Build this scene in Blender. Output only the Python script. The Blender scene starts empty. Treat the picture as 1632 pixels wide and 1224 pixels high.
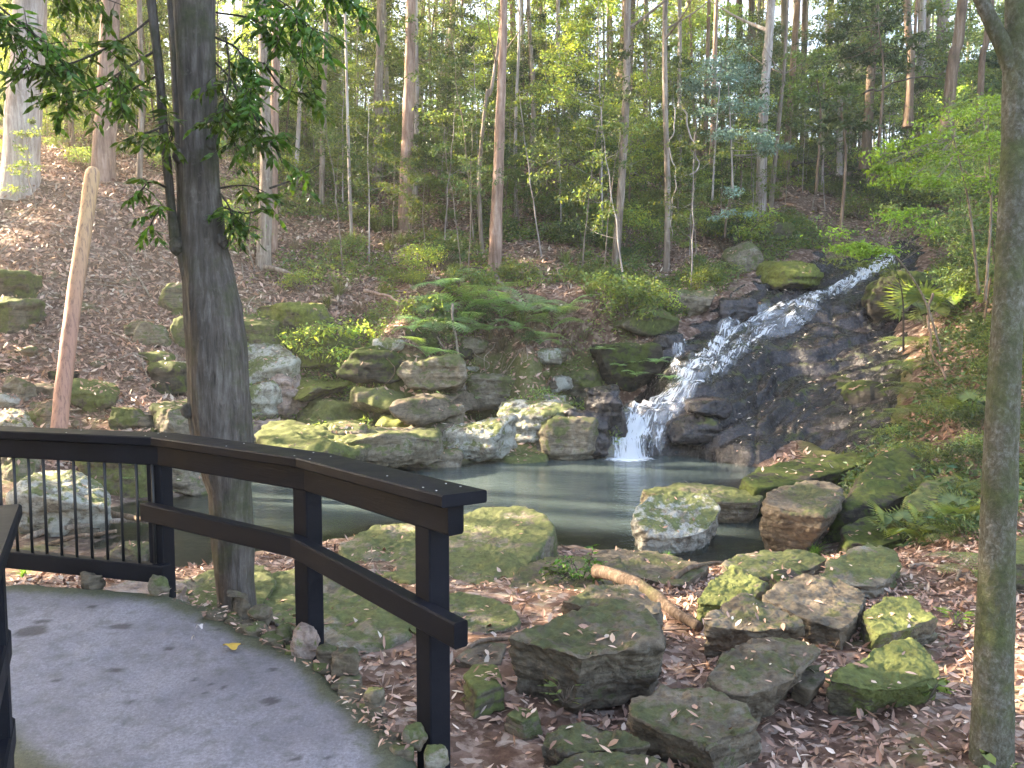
import bpy, bmesh, math
import numpy as np
from mathutils import Vector

# ------------------------------------------------------------------ camera, sky, sun, exposure
SC = bpy.context.scene
COL = SC.collection
EYE, FPX, HORIZON = 1.65, 1330.0, 510.0
PITCH = math.atan((612 - HORIZON) / FPX)
cam = bpy.data.objects.new('camera', bpy.data.cameras.new('camera'))
COL.objects.link(cam)
cam.location = (0, 0, EYE)
cam.rotation_euler = (math.pi / 2 - PITCH, 0, 0)
cam.data.sensor_width = 36
cam.data.lens = 36 * FPX / 1632
cam.data.clip_start = 0.05
cam.data.clip_end = 600
SC.camera = cam

SUN_EL, SUN_AZ = math.radians(30), math.radians(-72)      # azimuth from +Y towards +X
world = bpy.data.worlds.new('World')
SC.world = world
world.use_nodes = True
wn = world.node_tree
for n in list(wn.nodes): wn.nodes.remove(n)
sky = wn.nodes.new('ShaderNodeTexSky')
sky.sky_type = 'NISHITA'
sky.sun_disc = False
sky.sun_elevation = SUN_EL
sky.sun_rotation = SUN_AZ
sky.air_density = 1.0
sky.dust_density = 3.0
sky.ozone_density = 1.0
bg = wn.nodes.new('ShaderNodeBackground')
bg.inputs['Strength'].default_value = 0.15
wo = wn.nodes.new('ShaderNodeOutputWorld')
wn.links.new(sky.outputs[0], bg.inputs['Color'])
wn.links.new(bg.outputs[0], wo.inputs['Surface'])

sun = bpy.data.objects.new('sun', bpy.data.lights.new('sun', 'SUN'))
COL.objects.link(sun)
sun.data.energy = 5.0
sun.data.angle = math.radians(0.5)
sun.data.color = (1.0, 0.91, 0.74)
_d = Vector((math.sin(SUN_AZ) * math.cos(SUN_EL), math.cos(SUN_AZ) * math.cos(SUN_EL), math.sin(SUN_EL)))
sun.rotation_euler = _d.to_track_quat('Z', 'Y').to_euler()
SC.view_settings.view_transform = 'Standard'
SC.view_settings.look = 'None'
SC.view_settings.exposure = 3.2
SC.view_settings.gamma = 1
SC.view_settings.use_curve_mapping = False
try:
    SC.view_settings.use_white_balance = True
    SC.view_settings.white_balance_temperature = 7450
    SC.view_settings.white_balance_tint = 14
except Exception:
    pass
SC.cycles.use_denoising = True
SC.cycles.max_bounces = 8
SC.cycles.diffuse_bounces = 4
SC.cycles.glossy_bounces = 3
SC.cycles.transmission_bounces = 6
SC.cycles.transparent_max_bounces = 12
SC.cycles.sample_clamp_indirect = 6
SC.cycles.caustics_reflective = False
SC.cycles.caustics_refractive = False

R = np.random.default_rng(7)

# ------------------------------------------------------------------ numbers and meshes
def ray(u, v):
    a, b = (u - 816) / FPX, (612 - v) / FPX
    cp, sp = math.cos(PITCH), math.sin(PITCH)
    return np.array([a, cp + b * sp, -sp + b * cp])

def px(u, v, Y):
    d = ray(u, v)
    return np.array([0, 0, EYE]) + d * (Y / d[1])

def pz(u, v, z):
    d = ray(u, v)
    return np.array([0, 0, EYE]) + d * ((z - EYE) / d[2])

def _hash(ix, iy, iz):
    h = (ix.astype(np.int64) * 374761393 + iy.astype(np.int64) * 668265263 + iz.astype(np.int64) * 1274126177) & 0xffffffff
    h = ((h ^ (h >> 13)) * 1103515245) & 0xffffffff
    h = ((h ^ (h >> 15)) * 2246822519) & 0xffffffff
    return ((h ^ (h >> 16)) & 0xffff) / 32767.5 - 1.0

def vn(p):
    i = np.floor(p).astype(np.int64)
    f = p - i
    w = f * f * f * (f * (f * 6 - 15) + 10)
    out = 0
    for dx in (0, 1):
        wx = w[:, 0] if dx else 1 - w[:, 0]
        for dy in (0, 1):
            wy = w[:, 1] if dy else 1 - w[:, 1]
            for dz in (0, 1):
                wz = w[:, 2] if dz else 1 - w[:, 2]
                out = out + wx * wy * wz * _hash(i[:, 0] + dx, i[:, 1] + dy, i[:, 2] + dz)
    return out

def fbm(p, scale, octs=4, gain=0.5, seed=0.0):
    p = p * scale + seed
    a, s = 1.0, 0
    for _ in range(octs):
        s = s + a * vn(p)
        p = p * 2.03 + 17.3
        a *= gain
    return s

def sstep(a, b, x):
    t = np.clip((x - a) / (b - a), 0, 1)
    return t * t * (3 - 2 * t)

class MB:
    """collects shapes for one mesh"""
    def __init__(self):
        self.V, self.F, self.C, self.n = [], [], [], 0
    def add(self, V, F, C=None):
        V = np.asarray(V, float).reshape(-1, 3)
        for f in (F if isinstance(F, list) else [F]):
            self.F.append(np.asarray(f, np.int64) + self.n)
        self.V.append(V)
        if C is None: C = np.ones((len(V), 3))
        C = np.asarray(C, float)
        if C.ndim == 1: C = np.tile(C, (len(V), 1))
        self.C.append(C)
        self.n += len(V)
    def mesh(self, name, smooth=True):
        V = np.concatenate(self.V)
        me = bpy.data.meshes.new(name)
        me.vertices.add(len(V))
        me.vertices.foreach_set('co', V.astype(np.float32).ravel())
        li = np.concatenate([f.ravel() for f in self.F])
        tot = np.concatenate([np.full(len(f), f.shape[1]) for f in self.F])
        st = np.concatenate([[0], np.cumsum(tot)[:-1]])
        me.loops.add(len(li))
        me.loops.foreach_set('vertex_index', li.astype(np.int32))
        me.polygons.add(len(tot))
        me.polygons.foreach_set('loop_start', st.astype(np.int32))
        me.polygons.foreach_set('loop_total', tot.astype(np.int32))
        me.polygons.foreach_set('use_smooth', np.full(len(tot), bool(smooth)))
        at = me.color_attributes.new('tint', 'FLOAT_COLOR', 'POINT')
        c = np.ones((len(V), 4)); c[:, :3] = np.concatenate(self.C)
        at.data.foreach_set('color', c.astype(np.float32).ravel())
        me.update(calc_edges=True)
        me.validate()
        return me
    def build(self, name, mat, parent=None, smooth=True):
        me = self.mesh(name, smooth)
        me.materials.append(mat)
        return link(name, me, parent)

def link(name, data, parent=None):
    o = bpy.data.objects.new(name, data)
    COL.objects.link(o)
    if parent is not None: o.parent = parent
    return o

def tag(o, label=None, cat=None, group=None, kind=None):
    if label: o['label'] = label
    if cat: o['category'] = cat
    if group: o['group'] = group
    if kind: o['kind'] = kind
    return o

def empty(name, loc=(0, 0, 0), label=None, cat=None, group=None):
    o = link(name, None)
    o.location = [float(c) for c in loc]
    o.empty_display_size = 0.2
    return tag(o, label, cat, group)

def copy_thing(src, loc, rotz, scale=1.0, label=None, group=None, mats=None, tilt=(0, 0)):
    r = src.copy(); COL.objects.link(r)
    r.location = [float(c) for c in loc]
    r.rotation_euler = (tilt[0], tilt[1], float(rotz))
    r.scale = (scale,) * 3 if np.isscalar(scale) else scale
    if label: r['label'] = label
    if group: r['group'] = group
    for ch in list(src.children):
        c = ch.copy(); COL.objects.link(c); c.parent = r
        c.matrix_parent_inverse = ch.matrix_parent_inverse
        if mats and ch.name.split('.')[0] in mats:
            c.material_slots[0].link = 'OBJECT'
            c.material_slots[0].material = mats[ch.name.split('.')[0]]
    return r

def spline(P, n):
    P = np.asarray(P, float)
    if len(P) == 2:
        t = np.linspace(0, 1, n)[:, None]
        return P[0] * (1 - t) + P[1] * t
    Q = np.vstack([2 * P[0] - P[1], P, 2 * P[-1] - P[-2]])
    t = np.linspace(0, len(P) - 1 - 1e-6, n)
    i = t.astype(int); f = (t - i)[:, None]
    a, b, c, d = Q[i], Q[i + 1], Q[i + 2], Q[i + 3]
    return 0.5 * (2 * b + (c - a) * f + (2 * a - 5 * b + 4 * c - d) * f ** 2 + (3 * b - a - 3 * c + d) * f ** 3)

def tube(P, rad, seg=8, cap=True):
    """tube along points P (n,k) with radii rad (n); returns V, faces"""
    P = np.asarray(P, float); n = len(P)
    rad = np.broadcast_to(np.asarray(rad, float), (n,))
    T = np.gradient(P, axis=0)
    T /= np.linalg.norm(T, axis=1)[:, None] + 1e-9
    ref = np.array([1.0, 0, 0]) if abs(T[0][0]) < 0.8 else np.array([0, 1.0, 0])
    A = np.zeros_like(P)
    a = ref
    for i in range(n):
        a = a - T[i] * np.dot(a, T[i]); a /= np.linalg.norm(a) + 1e-9
        A[i] = a
    B = np.cross(T, A)
    th = np.linspace(0, 2 * np.pi, seg, endpoint=False)
    V = P[:, None] + rad[:, None, None] * (np.cos(th)[None, :, None] * A[:, None] + np.sin(th)[None, :, None] * B[:, None])
    V = V.reshape(-1, 3)
    i = np.arange(n - 1)[:, None] * seg; j = np.arange(seg)[None]
    F = np.stack([i + j, i + (j + 1) % seg, i + seg + (j + 1) % seg, i + seg + j], -1).reshape(-1, 4)
    if not cap: return V, [F]
    V = np.vstack([V, P[0], P[-1]])
    k = np.arange(seg)
    c0 = np.stack([np.full(seg, n * seg), (k + 1) % seg, k], -1)
    o = (n - 1) * seg
    c1 = np.stack([np.full(seg, n * seg + 1), o + k, o + (k + 1) % seg], -1)
    return V, [F, c0, c1]

def bar(p0, p1, w, h, bev=0.006, up=(0, 0, 1)):
    """bevelled timber of width w and height h between two end points (centres)"""
    p0, p1 = np.array(p0, float), np.array(p1, float)
    t = p1 - p0; L = np.linalg.norm(t); t /= L
    s = np.cross(t, up); s /= np.linalg.norm(s)
    u = np.cross(s, t)
    a, b = w / 2, h / 2
    prof = [(-a + bev, -b), (a - bev, -b), (a, -b + bev), (a, b - bev), (a - bev, b), (-a + bev, b), (-a, b - bev), (-a, -b + bev)]
    V = []
    for (d, k) in ((0, 1 - bev / max(a, b) * 0.8), (bev, 1), (L - bev, 1), (L, 1 - bev / max(a, b) * 0.8)):
        for (x, y) in prof: V.append(p0 + t * d + s * x * k + u * y * k)
    F = []
    for r in range(3):
        for j in range(8): F.append([r * 8 + j, r * 8 + (j + 1) % 8, r * 8 + 8 + (j + 1) % 8, r * 8 + 8 + j])
    caps = np.array([[7, 6, 5, 4, 3, 2, 1, 0], [24, 25, 26, 27, 28, 29, 30, 31]])
    return np.array(V), [np.array(F), caps]

def leaves(pos, dirs, up, length, width, col, fold=0.15, droop=0.0, fine=False):
    """many leaves: base pos (n,3), pointing dirs, with surface normals near up"""
    n = len(pos)
    length = np.broadcast_to(np.asarray(length, float), (n,))[:, None]
    width = np.broadcast_to(np.asarray(width, float), (n,))[:, None]
    d = dirs / (np.linalg.norm(dirs, axis=1)[:, None] + 1e-9)
    s = np.cross(d, up); s /= np.linalg.norm(s, axis=1)[:, None] + 1e-9
    nn = np.cross(s, d)
    if fine:
        st = [(0, 0), (0.28, 0.85), (0.62, 0.8), (1.0, 0)]
        rows = []
        for (t, w) in st:
            c = pos + d * length * t - nn * length * droop * t * t
            if w == 0: rows.append([c])
            else: rows.append([c - s * width * w * .5 + nn * width * fold, c, c + s * width * w * .5 + nn * width * fold])
        V = np.stack([x for r_ in rows for x in r_], 1).reshape(-1, 3)
        T = np.array([[0, 2, 1], [0, 3, 2], [4, 7, 5], [5, 7, 6], [1, 2, 5], [1, 5, 4], [2, 3, 6], [2, 6, 5]])
        k = 8
    else:
        mid = pos + d * length * 0.45 - nn * length * droop * .2
        V = np.stack([pos, mid - s * width * .5 + nn * width * fold, mid + s * width * .5 + nn * width * fold,
                      pos + d * length - nn * length * droop], 1).reshape(-1, 3)
        T = np.array([[0, 3, 1], [0, 2, 3]])
        k = 4
    F = (np.arange(n)[:, None, None] * k + T[None]).reshape(-1, 3)
    return V, F, np.repeat(col, k, axis=0)

def rdir(n, zb=0.0, zs=1.0, rng=None):
    rng = rng or R
    d = rng.normal(size=(n, 3)); d[:, 2] = d[:, 2] * zs + zb
    return d / np.linalg.norm(d, axis=1)[:, None]

# ------------------------------------------------------------------ materials
def new_mat(name):
    m = bpy.data.materials.new(name)
    m.use_nodes = True
    nt = m.node_tree
    return m, nt, nt.nodes['Principled BSDF'], nt.nodes['Material Output']

class NT:
    def __init__(self, nt): self.nt = nt
    def n(self, typ, **kw):
        x = self.nt.nodes.new(typ)
        for k, v in kw.items():
            if hasattr(x, k): setattr(x, k, v)
            else: x.inputs[k].default_value = v
        return x
    def l(self, a, b): self.nt.links.new(a, b)
    def noise(self, co, scale, detail=6, rough=0.6, dist=0.0):
        x = self.n('ShaderNodeTexNoise'); x.inputs['Scale'].default_value = scale
        x.inputs['Detail'].default_value = detail; x.inputs['Roughness'].default_value = rough
        x.inputs['Distortion'].default_value = dist
        self.l(co, x.inputs['Vector']); return x.outputs['Fac']
    def ramp(self, fac, stops, interp='LINEAR'):
        x = self.n('ShaderNodeValToRGB'); cr = x.color_ramp; cr.interpolation = interp
        while len(cr.elements) < len(stops): cr.elements.new(0.5)
        for e, (p, c) in zip(cr.elements, stops):
            e.position = p
            e.color = (c, c, c, 1) if np.isscalar(c) else (*c, 1)
        self.l(fac, x.inputs['Fac']); return x.outputs['Color']
    def mix(self, fac, a, b, mode='MIX'):
        x = self.n('ShaderNodeMix'); x.data_type = 'RGBA'; x.blend_type = mode
        for s, v in ((x.inputs[0], fac), (x.inputs[6], a), (x.inputs[7], b)):
            if hasattr(v, 'is_output'): self.l(v, s)
            elif np.isscalar(v): s.default_value = v
            else: s.default_value = (*v, 1)
        return x.outputs[2]
    def math(self, op, a, b=0.0):
        x = self.n('ShaderNodeMath'); x.operation = op
        for s, v in ((x.inputs[0], a), (x.inputs[1], b)):
            if hasattr(v, 'is_output'): self.l(v, s)
            else: s.default_value = v
        return x.outputs[0]
    def bump(self, h, strength, dist, prev=None):
        x = self.n('ShaderNodeBump'); x.inputs['Strength'].default_value = strength
        x.inputs['Distance'].default_value = dist
        self.l(h, x.inputs['Height'])
        if prev is not None: self.l(prev, x.inputs['Normal'])
        return x.outputs['Normal']

def world_co(N, scale=(1, 1, 1)):
    g = N.n('ShaderNodeNewGeometry')
    m = N.n('ShaderNodeMapping'); m.inputs['Scale'].default_value = scale
    N.l(g.outputs['Position'], m.inputs['Vector'])
    return m.outputs['Vector'], g

def obj_co(N, scale=(1, 1, 1)):
    g = N.n('ShaderNodeTexCoord')
    m = N.n('ShaderNodeMapping'); m.inputs['Scale'].default_value = scale
    N.l(g.outputs['Object'], m.inputs['Vector'])
    return m.outputs['Vector']

def leaf_mat(name, col, rough=0.5, trans=0.35, warm=(1.25, 1.15, 0.45)):
    m, nt, P, O = new_mat(name); N = NT(nt)
    a = N.n('ShaderNodeAttribute'); a.attribute_name = 'tint'
    oi = N.n('ShaderNodeObjectInfo')
    hs = N.n('ShaderNodeHueSaturation')
    c = N.mix(1.0, a.outputs['Color'], col, 'MULTIPLY')
    N.l(c, hs.inputs['Color'])
    N.l(N.math('ADD', 0.485, N.math('MULTIPLY', oi.outputs['Random'], 0.03)), hs.inputs['Hue'])
    N.l(N.math('ADD', 0.75, N.math('MULTIPLY', oi.outputs['Random'], 0.5)), hs.inputs['Value'])
    c = hs.outputs[0]
    N.l(c, P.inputs['Base Color'])
    P.inputs['Roughness'].default_value = rough
    P.inputs['Specular IOR Level'].default_value = 0.4
    tr = N.n('ShaderNodeBsdfTranslucent')
    N.l(N.mix(1.0, c, warm, 'MULTIPLY'), tr.inputs['Color'])
    mx = N.n('ShaderNodeMixShader'); mx.inputs[0].default_value = trans
    N.l(P.outputs[0], mx.inputs[1]); N.l(tr.outputs[0], mx.inputs[2]); N.l(mx.outputs[0], O.inputs['Surface'])
    return m

def rock_mat(name, base, dark, moss, moss_amt, lichen_amt, rough=0.85, wet=0.0, lich=(0.42, 0.42, 0.38), strata=1.0):
    """sandstone with moss where it faces up and pale lichen blotches"""
    m, nt, P, O = new_mat(name); N = NT(nt)
    co, g = world_co(N)
    n1 = N.noise(co, 1.7, 8, 0.65)
    n2 = N.noise(co, 9.0, 8, 0.7)
    n3 = N.noise(co, 45.0, 5, 0.7)
    st, _ = world_co(N, (1.2, 1.2, 9.0))
    ns = N.noise(st, 2.2, 6, 0.65, 0.6)
    c = N.ramp(n2, [(0.3, dark), (0.52, base), (0.75, tuple(min(1, x * 1.45) for x in base))])
    c = N.mix(N.math('MULTIPLY', N.ramp(ns, [(0.38, 1.0), (0.52, 0.0)]), 0.55 * strata), c, tuple(x * 0.6 for x in dark))
    c = N.mix(N.math('MULTIPLY', n3, 0.5), c, N.mix(1.0, c, (0.6, 0.58, 0.55), 'MULTIPLY'))
    # lichen
    lf = N.ramp(N.noise(co, 4.5, 9, 0.75, 0.4), [(0.60 - 0.22 * lichen_amt, 0.0), (0.68 - 0.22 * lichen_amt, 1.0)])
    lf = N.math('MULTIPLY', lf, min(1.0, lichen_amt * 1.6))
    c = N.mix(lf, c, N.ramp(n3, [(0.3, tuple(x * 0.65 for x in lich)), (0.7, lich)]))
    # moss : needs an upward face and a noise patch
    sp = N.n('ShaderNodeSeparateXYZ'); N.l(g.outputs['Normal'], sp.inputs[0])
    up = N.math('ADD', N.math('MULTIPLY', sp.outputs[2], 0.30), N.math('MULTIPLY', N.math('SUBTRACT', n1, 0.5), 2.2))
    up = N.math('ADD', up, N.math('MULTIPLY', N.math('SUBTRACT', n2, 0.5), 1.5))
    mf = N.ramp(N.math('ADD', up, moss_amt - 0.5), [(0.08, 0.0), (0.26, 0.92)])
    mossc = N.ramp(N.noise(co, 14, 6, 0.7), [(0.3, tuple(x * 0.45 for x in moss)), (0.55, moss), (0.78, tuple(min(1, x * 1.7) for x in moss))])
    c = N.mix(mf, c, mossc)
    N.l(c, P.inputs['Base Color'])
    if wet:
        P.inputs['Roughness'].default_value = rough
        rr = N.ramp(n2, [(0.3, rough * 0.6), (0.7, rough * 1.4)])
        N.l(N.mix(mf, rr, (0.9, 0.9, 0.9)), P.inputs['Roughness'])
    else:
        P.inputs['Roughness'].default_value = rough
    P.inputs['Specular IOR Level'].default_value = 0.5 if wet else 0.2
    b = N.bump(ns, 0.35, 0.05)
    b = N.bump(n2, 0.5, 0.03, b)
    b = N.bump(n3, 0.7, 0.014, b)
    N.l(b, P.inputs['Normal'])
    return m

def bark_mat(name, base, dark, light, scale=1.0, moss=0.0, mossc=(0.07, 0.085, 0.025), patches=0.3, vert=0.12):
    m, nt, P, O = new_mat(name); N = NT(nt)
    co, g = world_co(N, (scale, scale, scale))
    fib, _ = world_co(N, (14 * scale, 14 * scale, 14 * scale * vert))
    nf = N.noise(fib, 2.2, 7, 0.7, 0.3)
    nb = N.noise(co, 3.0, 8, 0.7)
    ns = N.noise(co, 16.0, 6, 0.7)
    c = N.ramp(nf, [(0.32, dark), (0.5, base), (0.7, light)])
    c = N.mix(N.math('MULTIPLY', N.ramp(nb, [(0.42, 0.0), (0.62, 1.0)]), 0.55), c, tuple(x * 0.5 for x in base))
    c = N.mix(N.math('MULTIPLY', N.ramp(ns, [(0.58, 0.0), (0.66, 1.0)]), patches), c, light)
    if moss > 0:
        mf = N.ramp(N.noise(co, 2.1, 7, 0.7), [(0.62 - 0.3 * moss, 0.0), (0.80 - 0.3 * moss, 1.0)])
        mf = N.math('MULTIPLY', mf, 0.9)
        c = N.mix(mf, c, N.ramp(ns, [(0.3, tuple(x * 0.5 for x in mossc)), (0.7, tuple(x * 1.4 for x in mossc))]))
    N.l(c, P.inputs['Base Color'])
    P.inputs['Roughness'].default_value = 0.85
    P.inputs['Specular IOR Level'].default_value = 0.2
    b = N.bump(nf, 1.0, 0.02 / scale)
    b = N.bump(ns, 0.3, 0.006 / scale, b)
    N.l(b, P.inputs['Normal'])
    return m

def tint_mat(name, rough=0.7, spec=0.3, mul=(1, 1, 1)):
    m, nt, P, O = new_mat(name); N = NT(nt)
    a = N.n('ShaderNodeAttribute'); a.attribute_name = 'tint'
    N.l(N.mix(1.0, a.outputs['Color'], mul, 'MULTIPLY'), P.inputs['Base Color'])
    P.inputs['Roughness'].default_value = rough
    P.inputs['Specular IOR Level'].default_value = spec
    return m

MAT = {}
MAT['leaf_near'] = leaf_mat('glossy_dark_leaf', (0.08, 0.165, 0.03), 0.32, 0.42)
MAT['leaf_mid'] = leaf_mat('forest_leaf', (0.17, 0.235, 0.085), 0.5, 0.5)
MAT['leaf_yellow'] = leaf_mat('sun_tinted_leaf', (0.34, 0.41, 0.13), 0.5, 0.62, (1.12, 1.2, 0.5))  # bright yellow-green; the far canopy's sun glow is put into this colour
MAT['leaf_grey'] = leaf_mat('grey_green_leaf', (0.26, 0.38, 0.31), 0.4, 0.25, (1.1, 1.1, 0.7))
MAT['leaf_bright'] = leaf_mat('bright_green_leaf', (0.20, 0.36, 0.06), 0.5, 0.5)
MAT['leaf_dark'] = leaf_mat('deep_green_leaf', (0.08, 0.125, 0.045), 0.45, 0.35)  # darker green variant of the forest leaf
MAT['fern'] = leaf_mat('fern_frond', (0.27, 0.46, 0.21), 0.5, 0.45)
MAT['grass'] = leaf_mat('grass_blade', (0.19, 0.24, 0.08), 0.5, 0.35)
MAT['dry'] = leaf_mat('dry_grass', (0.24, 0.19, 0.11), 0.8, 0.2, (1, 1, 1))
MAT['litter'] = tint_mat('fallen_leaf', 0.6, 0.3)
MAT['rock_green'] = rock_mat('green_moss_rock', (0.16, 0.14, 0.10), (0.045, 0.04, 0.03), (0.135, 0.155, 0.032), 0.80, 0.15)
MAT['rock_brown'] = rock_mat('brown_sandstone', (0.165, 0.135, 0.10), (0.05, 0.04, 0.031), (0.07, 0.078, 0.032), 0.36, 0.12)
MAT['rock_moss'] = rock_mat('mossy_sandstone', (0.16, 0.14, 0.10), (0.045, 0.04, 0.03), (0.10, 0.118, 0.035), 0.70, 0.2)
MAT['rock_olive'] = rock_mat('olive_mossy_sandstone', (0.235, 0.20, 0.15), (0.08, 0.066, 0.05), (0.088, 0.105, 0.036), 0.52, 0.25)
MAT['rock_lichen'] = rock_mat('lichen_sandstone', (0.26, 0.24, 0.20), (0.09, 0.08, 0.065), (0.10, 0.12, 0.035), 0.42, 0.75, lich=(0.42, 0.42, 0.37))
MAT['rock_pink'] = rock_mat('pink_sandstone', (0.36, 0.27, 0.23), (0.12, 0.09, 0.075), (0.10, 0.12, 0.03), 0.22, 0.4, lich=(0.48, 0.42, 0.39))
MAT['rock_wet'] = rock_mat('wet_dark_rock', (0.038, 0.032, 0.034), (0.010, 0.009, 0.010), (0.05, 0.07, 0.015), 0.12, 0.03, rough=0.30, wet=1.0, lich=(0.12, 0.11, 0.13))
MAT['rock_face'] = rock_mat('wet_fall_rock', (0.027, 0.023, 0.026), (0.007, 0.006, 0.007), (0.05, 0.068, 0.015), 0.16, 0.06, rough=0.25, wet=1.0, lich=(0.13, 0.11, 0.13))  # dark wet rock, its colour deepened further to stand for full shade
MAT['rock_black'] = rock_mat('dark_mossy_rock', (0.06, 0.052, 0.043), (0.015, 0.014, 0.012), (0.055, 0.075, 0.015), 0.56, 0.08)
MAT['bark_grey'] = bark_mat('grey_fibrous_bark', (0.105, 0.088, 0.076), (0.035, 0.028, 0.024), (0.19, 0.172, 0.155), 1.0, 0.42, (0.06, 0.065, 0.03), 0.3, 0.12)
MAT['bark_moss'] = bark_mat('mossy_smooth_bark', (0.12, 0.112, 0.082), (0.05, 0.045, 0.03), (0.24, 0.235, 0.215), 1.6, 0.62, (0.075, 0.088, 0.035), 0.5, 0.7)
MAT['bark_white'] = bark_mat('pale_gum_bark', (0.42, 0.36, 0.34), (0.20, 0.15, 0.13), (0.66, 0.61, 0.57), 0.35, 0, patches=0.3)
MAT['bark_pink'] = bark_mat('pink_gum_bark', (0.36, 0.235, 0.185), (0.16, 0.095, 0.07), (0.52, 0.40, 0.34), 0.35, 0, patches=0.3)
MAT['bark_brown'] = bark_mat('brown_bark', (0.19, 0.13, 0.09), (0.07, 0.045, 0.03), (0.34, 0.27, 0.21), 0.35, 0.1, patches=0.2)
MAT['bark_dark'] = bark_mat('dark_rotten_bark', (0.10, 0.068, 0.048), (0.03, 0.02, 0.015), (0.24, 0.18, 0.14), 1.2, 0.35, (0.07, 0.075, 0.03), patches=0.3)
MAT['bark_two'] = bark_mat('mottled_bark', (0.27, 0.21, 0.17), (0.10, 0.075, 0.06), (0.46, 0.41, 0.36), 0.35, 0.12, patches=0.5)
MAT['twig'] = bark_mat('twig', (0.20, 0.16, 0.125), (0.09, 0.07, 0.05), (0.38, 0.34, 0.29), 1.0, 0)
MAT['stick'] = bark_mat('dead_wood', (0.30, 0.24, 0.19), (0.13, 0.10, 0.08), (0.50, 0.45, 0.38), 1.0, 0)
MAT['twig_dark'] = bark_mat('dark_twig', (0.06, 0.048, 0.038), (0.025, 0.02, 0.016), (0.12, 0.10, 0.085), 1.0, 0)
# ------------------------------------------------------------------ ground heights
WATER = -1.1
CP = []                                             # (X, Y, Z) control points of the ground
for (u, v, Y) in [
    # far bank, left
    (-250, 700, 13), (-250, 450, 17), (-250, 250, 21), (20, 700, 13.8), (100, 690, 14.6), (100, 600, 16), (100, 450, 18.7), (35, 285, 22.2), (165, 287, 22.7), (230, 350, 21.2),
    (220, 740, 13.9), (300, 690, 15.2), (300, 600, 17.4), (300, 480, 19.6), (260, 420, 20.3), (300, 350, 21.8),
    # far bank, centre
    (480, 715, 15.6), (600, 705, 16.5), (600, 650, 17.8), (560, 610, 18.9), (480, 560, 19.4), (450, 500, 19.9), (430, 425, 21.8), (600, 500, 20.4), (600, 400, 23.3), (500, 330, 25.5),
    (740, 705, 16.7), (720, 650, 17.4), (700, 600, 18.2), (700, 520, 19.6), (790, 440, 22.3), (645, 365, 25), (700, 300, 28), (870, 705, 16.7), (870, 640, 17.6), (850, 560, 19.0), (880, 480, 20.7), (850, 350, 26), (800, 300, 29),
    (980, 425, 23), (960, 520, 20), (1000, 300, 31), (1060, 415, 24.2), (1030, 500, 20.9), (1215, 350, 27.8), (1120, 430, 24), (1150, 290, 33), (1300, 355, 29),
    # crest of the hill
    (-250, 150, 28), (0, 200, 30), (250, 195, 35), (430, 190, 39), (600, 185, 43), (900, 195, 47), (1200, 225, 46), (1420, 260, 44), (1700, 250, 40), (1350, 300, 37), (1450, 335, 31), (1400, 370, 28.5),
    # falls and rock face
    (975, 640, 17.5), (1000, 690, 16.9), (1060, 590, 18.6), (1080, 560, 19.2), (1180, 510, 20.9), (1290, 470, 22.9), (1400, 425, 25.4), (1440, 395, 27),
    (1200, 460, 22.2), (1300, 410, 25), (1110, 660, 17.2), (1130, 715, 16.3), (1250, 700, 16.1), (1200, 620, 18.1), (1300, 560, 19.4), (1400, 490, 21.5), (1330, 630, 17.3), (1410, 590, 17.9), (1470, 500, 19.8),
    # right bank
    (1300, 750, 14.2), (1400, 770, 12.6), (1350, 835, 10.6), (1400, 690, 15.0), (1500, 750, 11.0), (1500, 650, 13.6), (1550, 560, 15.4), (1600, 450, 18), (1800, 700, 10), (1850, 450, 14), (2000, 850, 7), (1600, 330, 27), (1900, 200, 30),
    (1450, 865, 9.1), (1300, 905, 8.2), (1500, 920, 7.3), (1600, 820, 8.4), (1500, 1000, 6), (1300, 1100, 4.9), (1550, 1150, 4.4), (1750, 1000, 5.6), (1100, 1200, 4.15), (800, 1180, 4.2),
    (620, 1080, 5.0), (620, 1150, 4.4), (740, 1050, 5.2), (700, 930, 7.1), (900, 970, 6.3), (1080, 950, 6.6), (450, 930, 7.0), (330, 940, 6.5), (200, 925, 7.1), (0, 925, 7.3),
    (1100, 900, 8.9), (950, 885, 9.2), (850, 880, 9.2), (1180, 900, 9.0), (640, 860, 9.3), (540, 875, 8.9), (420, 895, 8.4),
    # creek bed on the left
    (20, 850, 10.4), (100, 855, 10.3), (200, 870, 9.9), (-150, 860, 10), (60, 800, 11.8)]:
    CP.append(px(u, v, Y))
for (u, v) in [(235, 797), (310, 778), (480, 755), (620, 747), (700, 741), (800, 739), (880, 737), (965, 731), (1040, 736), (1100, 746), (1180, 756), (1215, 775), (1222, 815), (1240, 862),
               (1180, 890), (1100, 890), (1010, 880), (930, 868), (880, 862), (740, 850), (640, 845), (540, 858), (430, 880), (280, 905), (170, 880)]:
    CP.append(pz(u, v, WATER))
for (u, v, z) in [(330, 810, -1.5), (450, 810, -1.9), (600, 790, -2.1), (750, 780, -2.2), (900, 780, -2.2), (980, 765, -2.0), (1090, 790, -1.8), (880, 825, -1.7), (1000, 850, -1.6), (1170, 850, -1.45), (1170, 790, -1.5), (380, 850, -1.35), (700, 820, -1.7), (1160, 872, -1.3)]:
    CP.append(pz(u, v, z))
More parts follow.
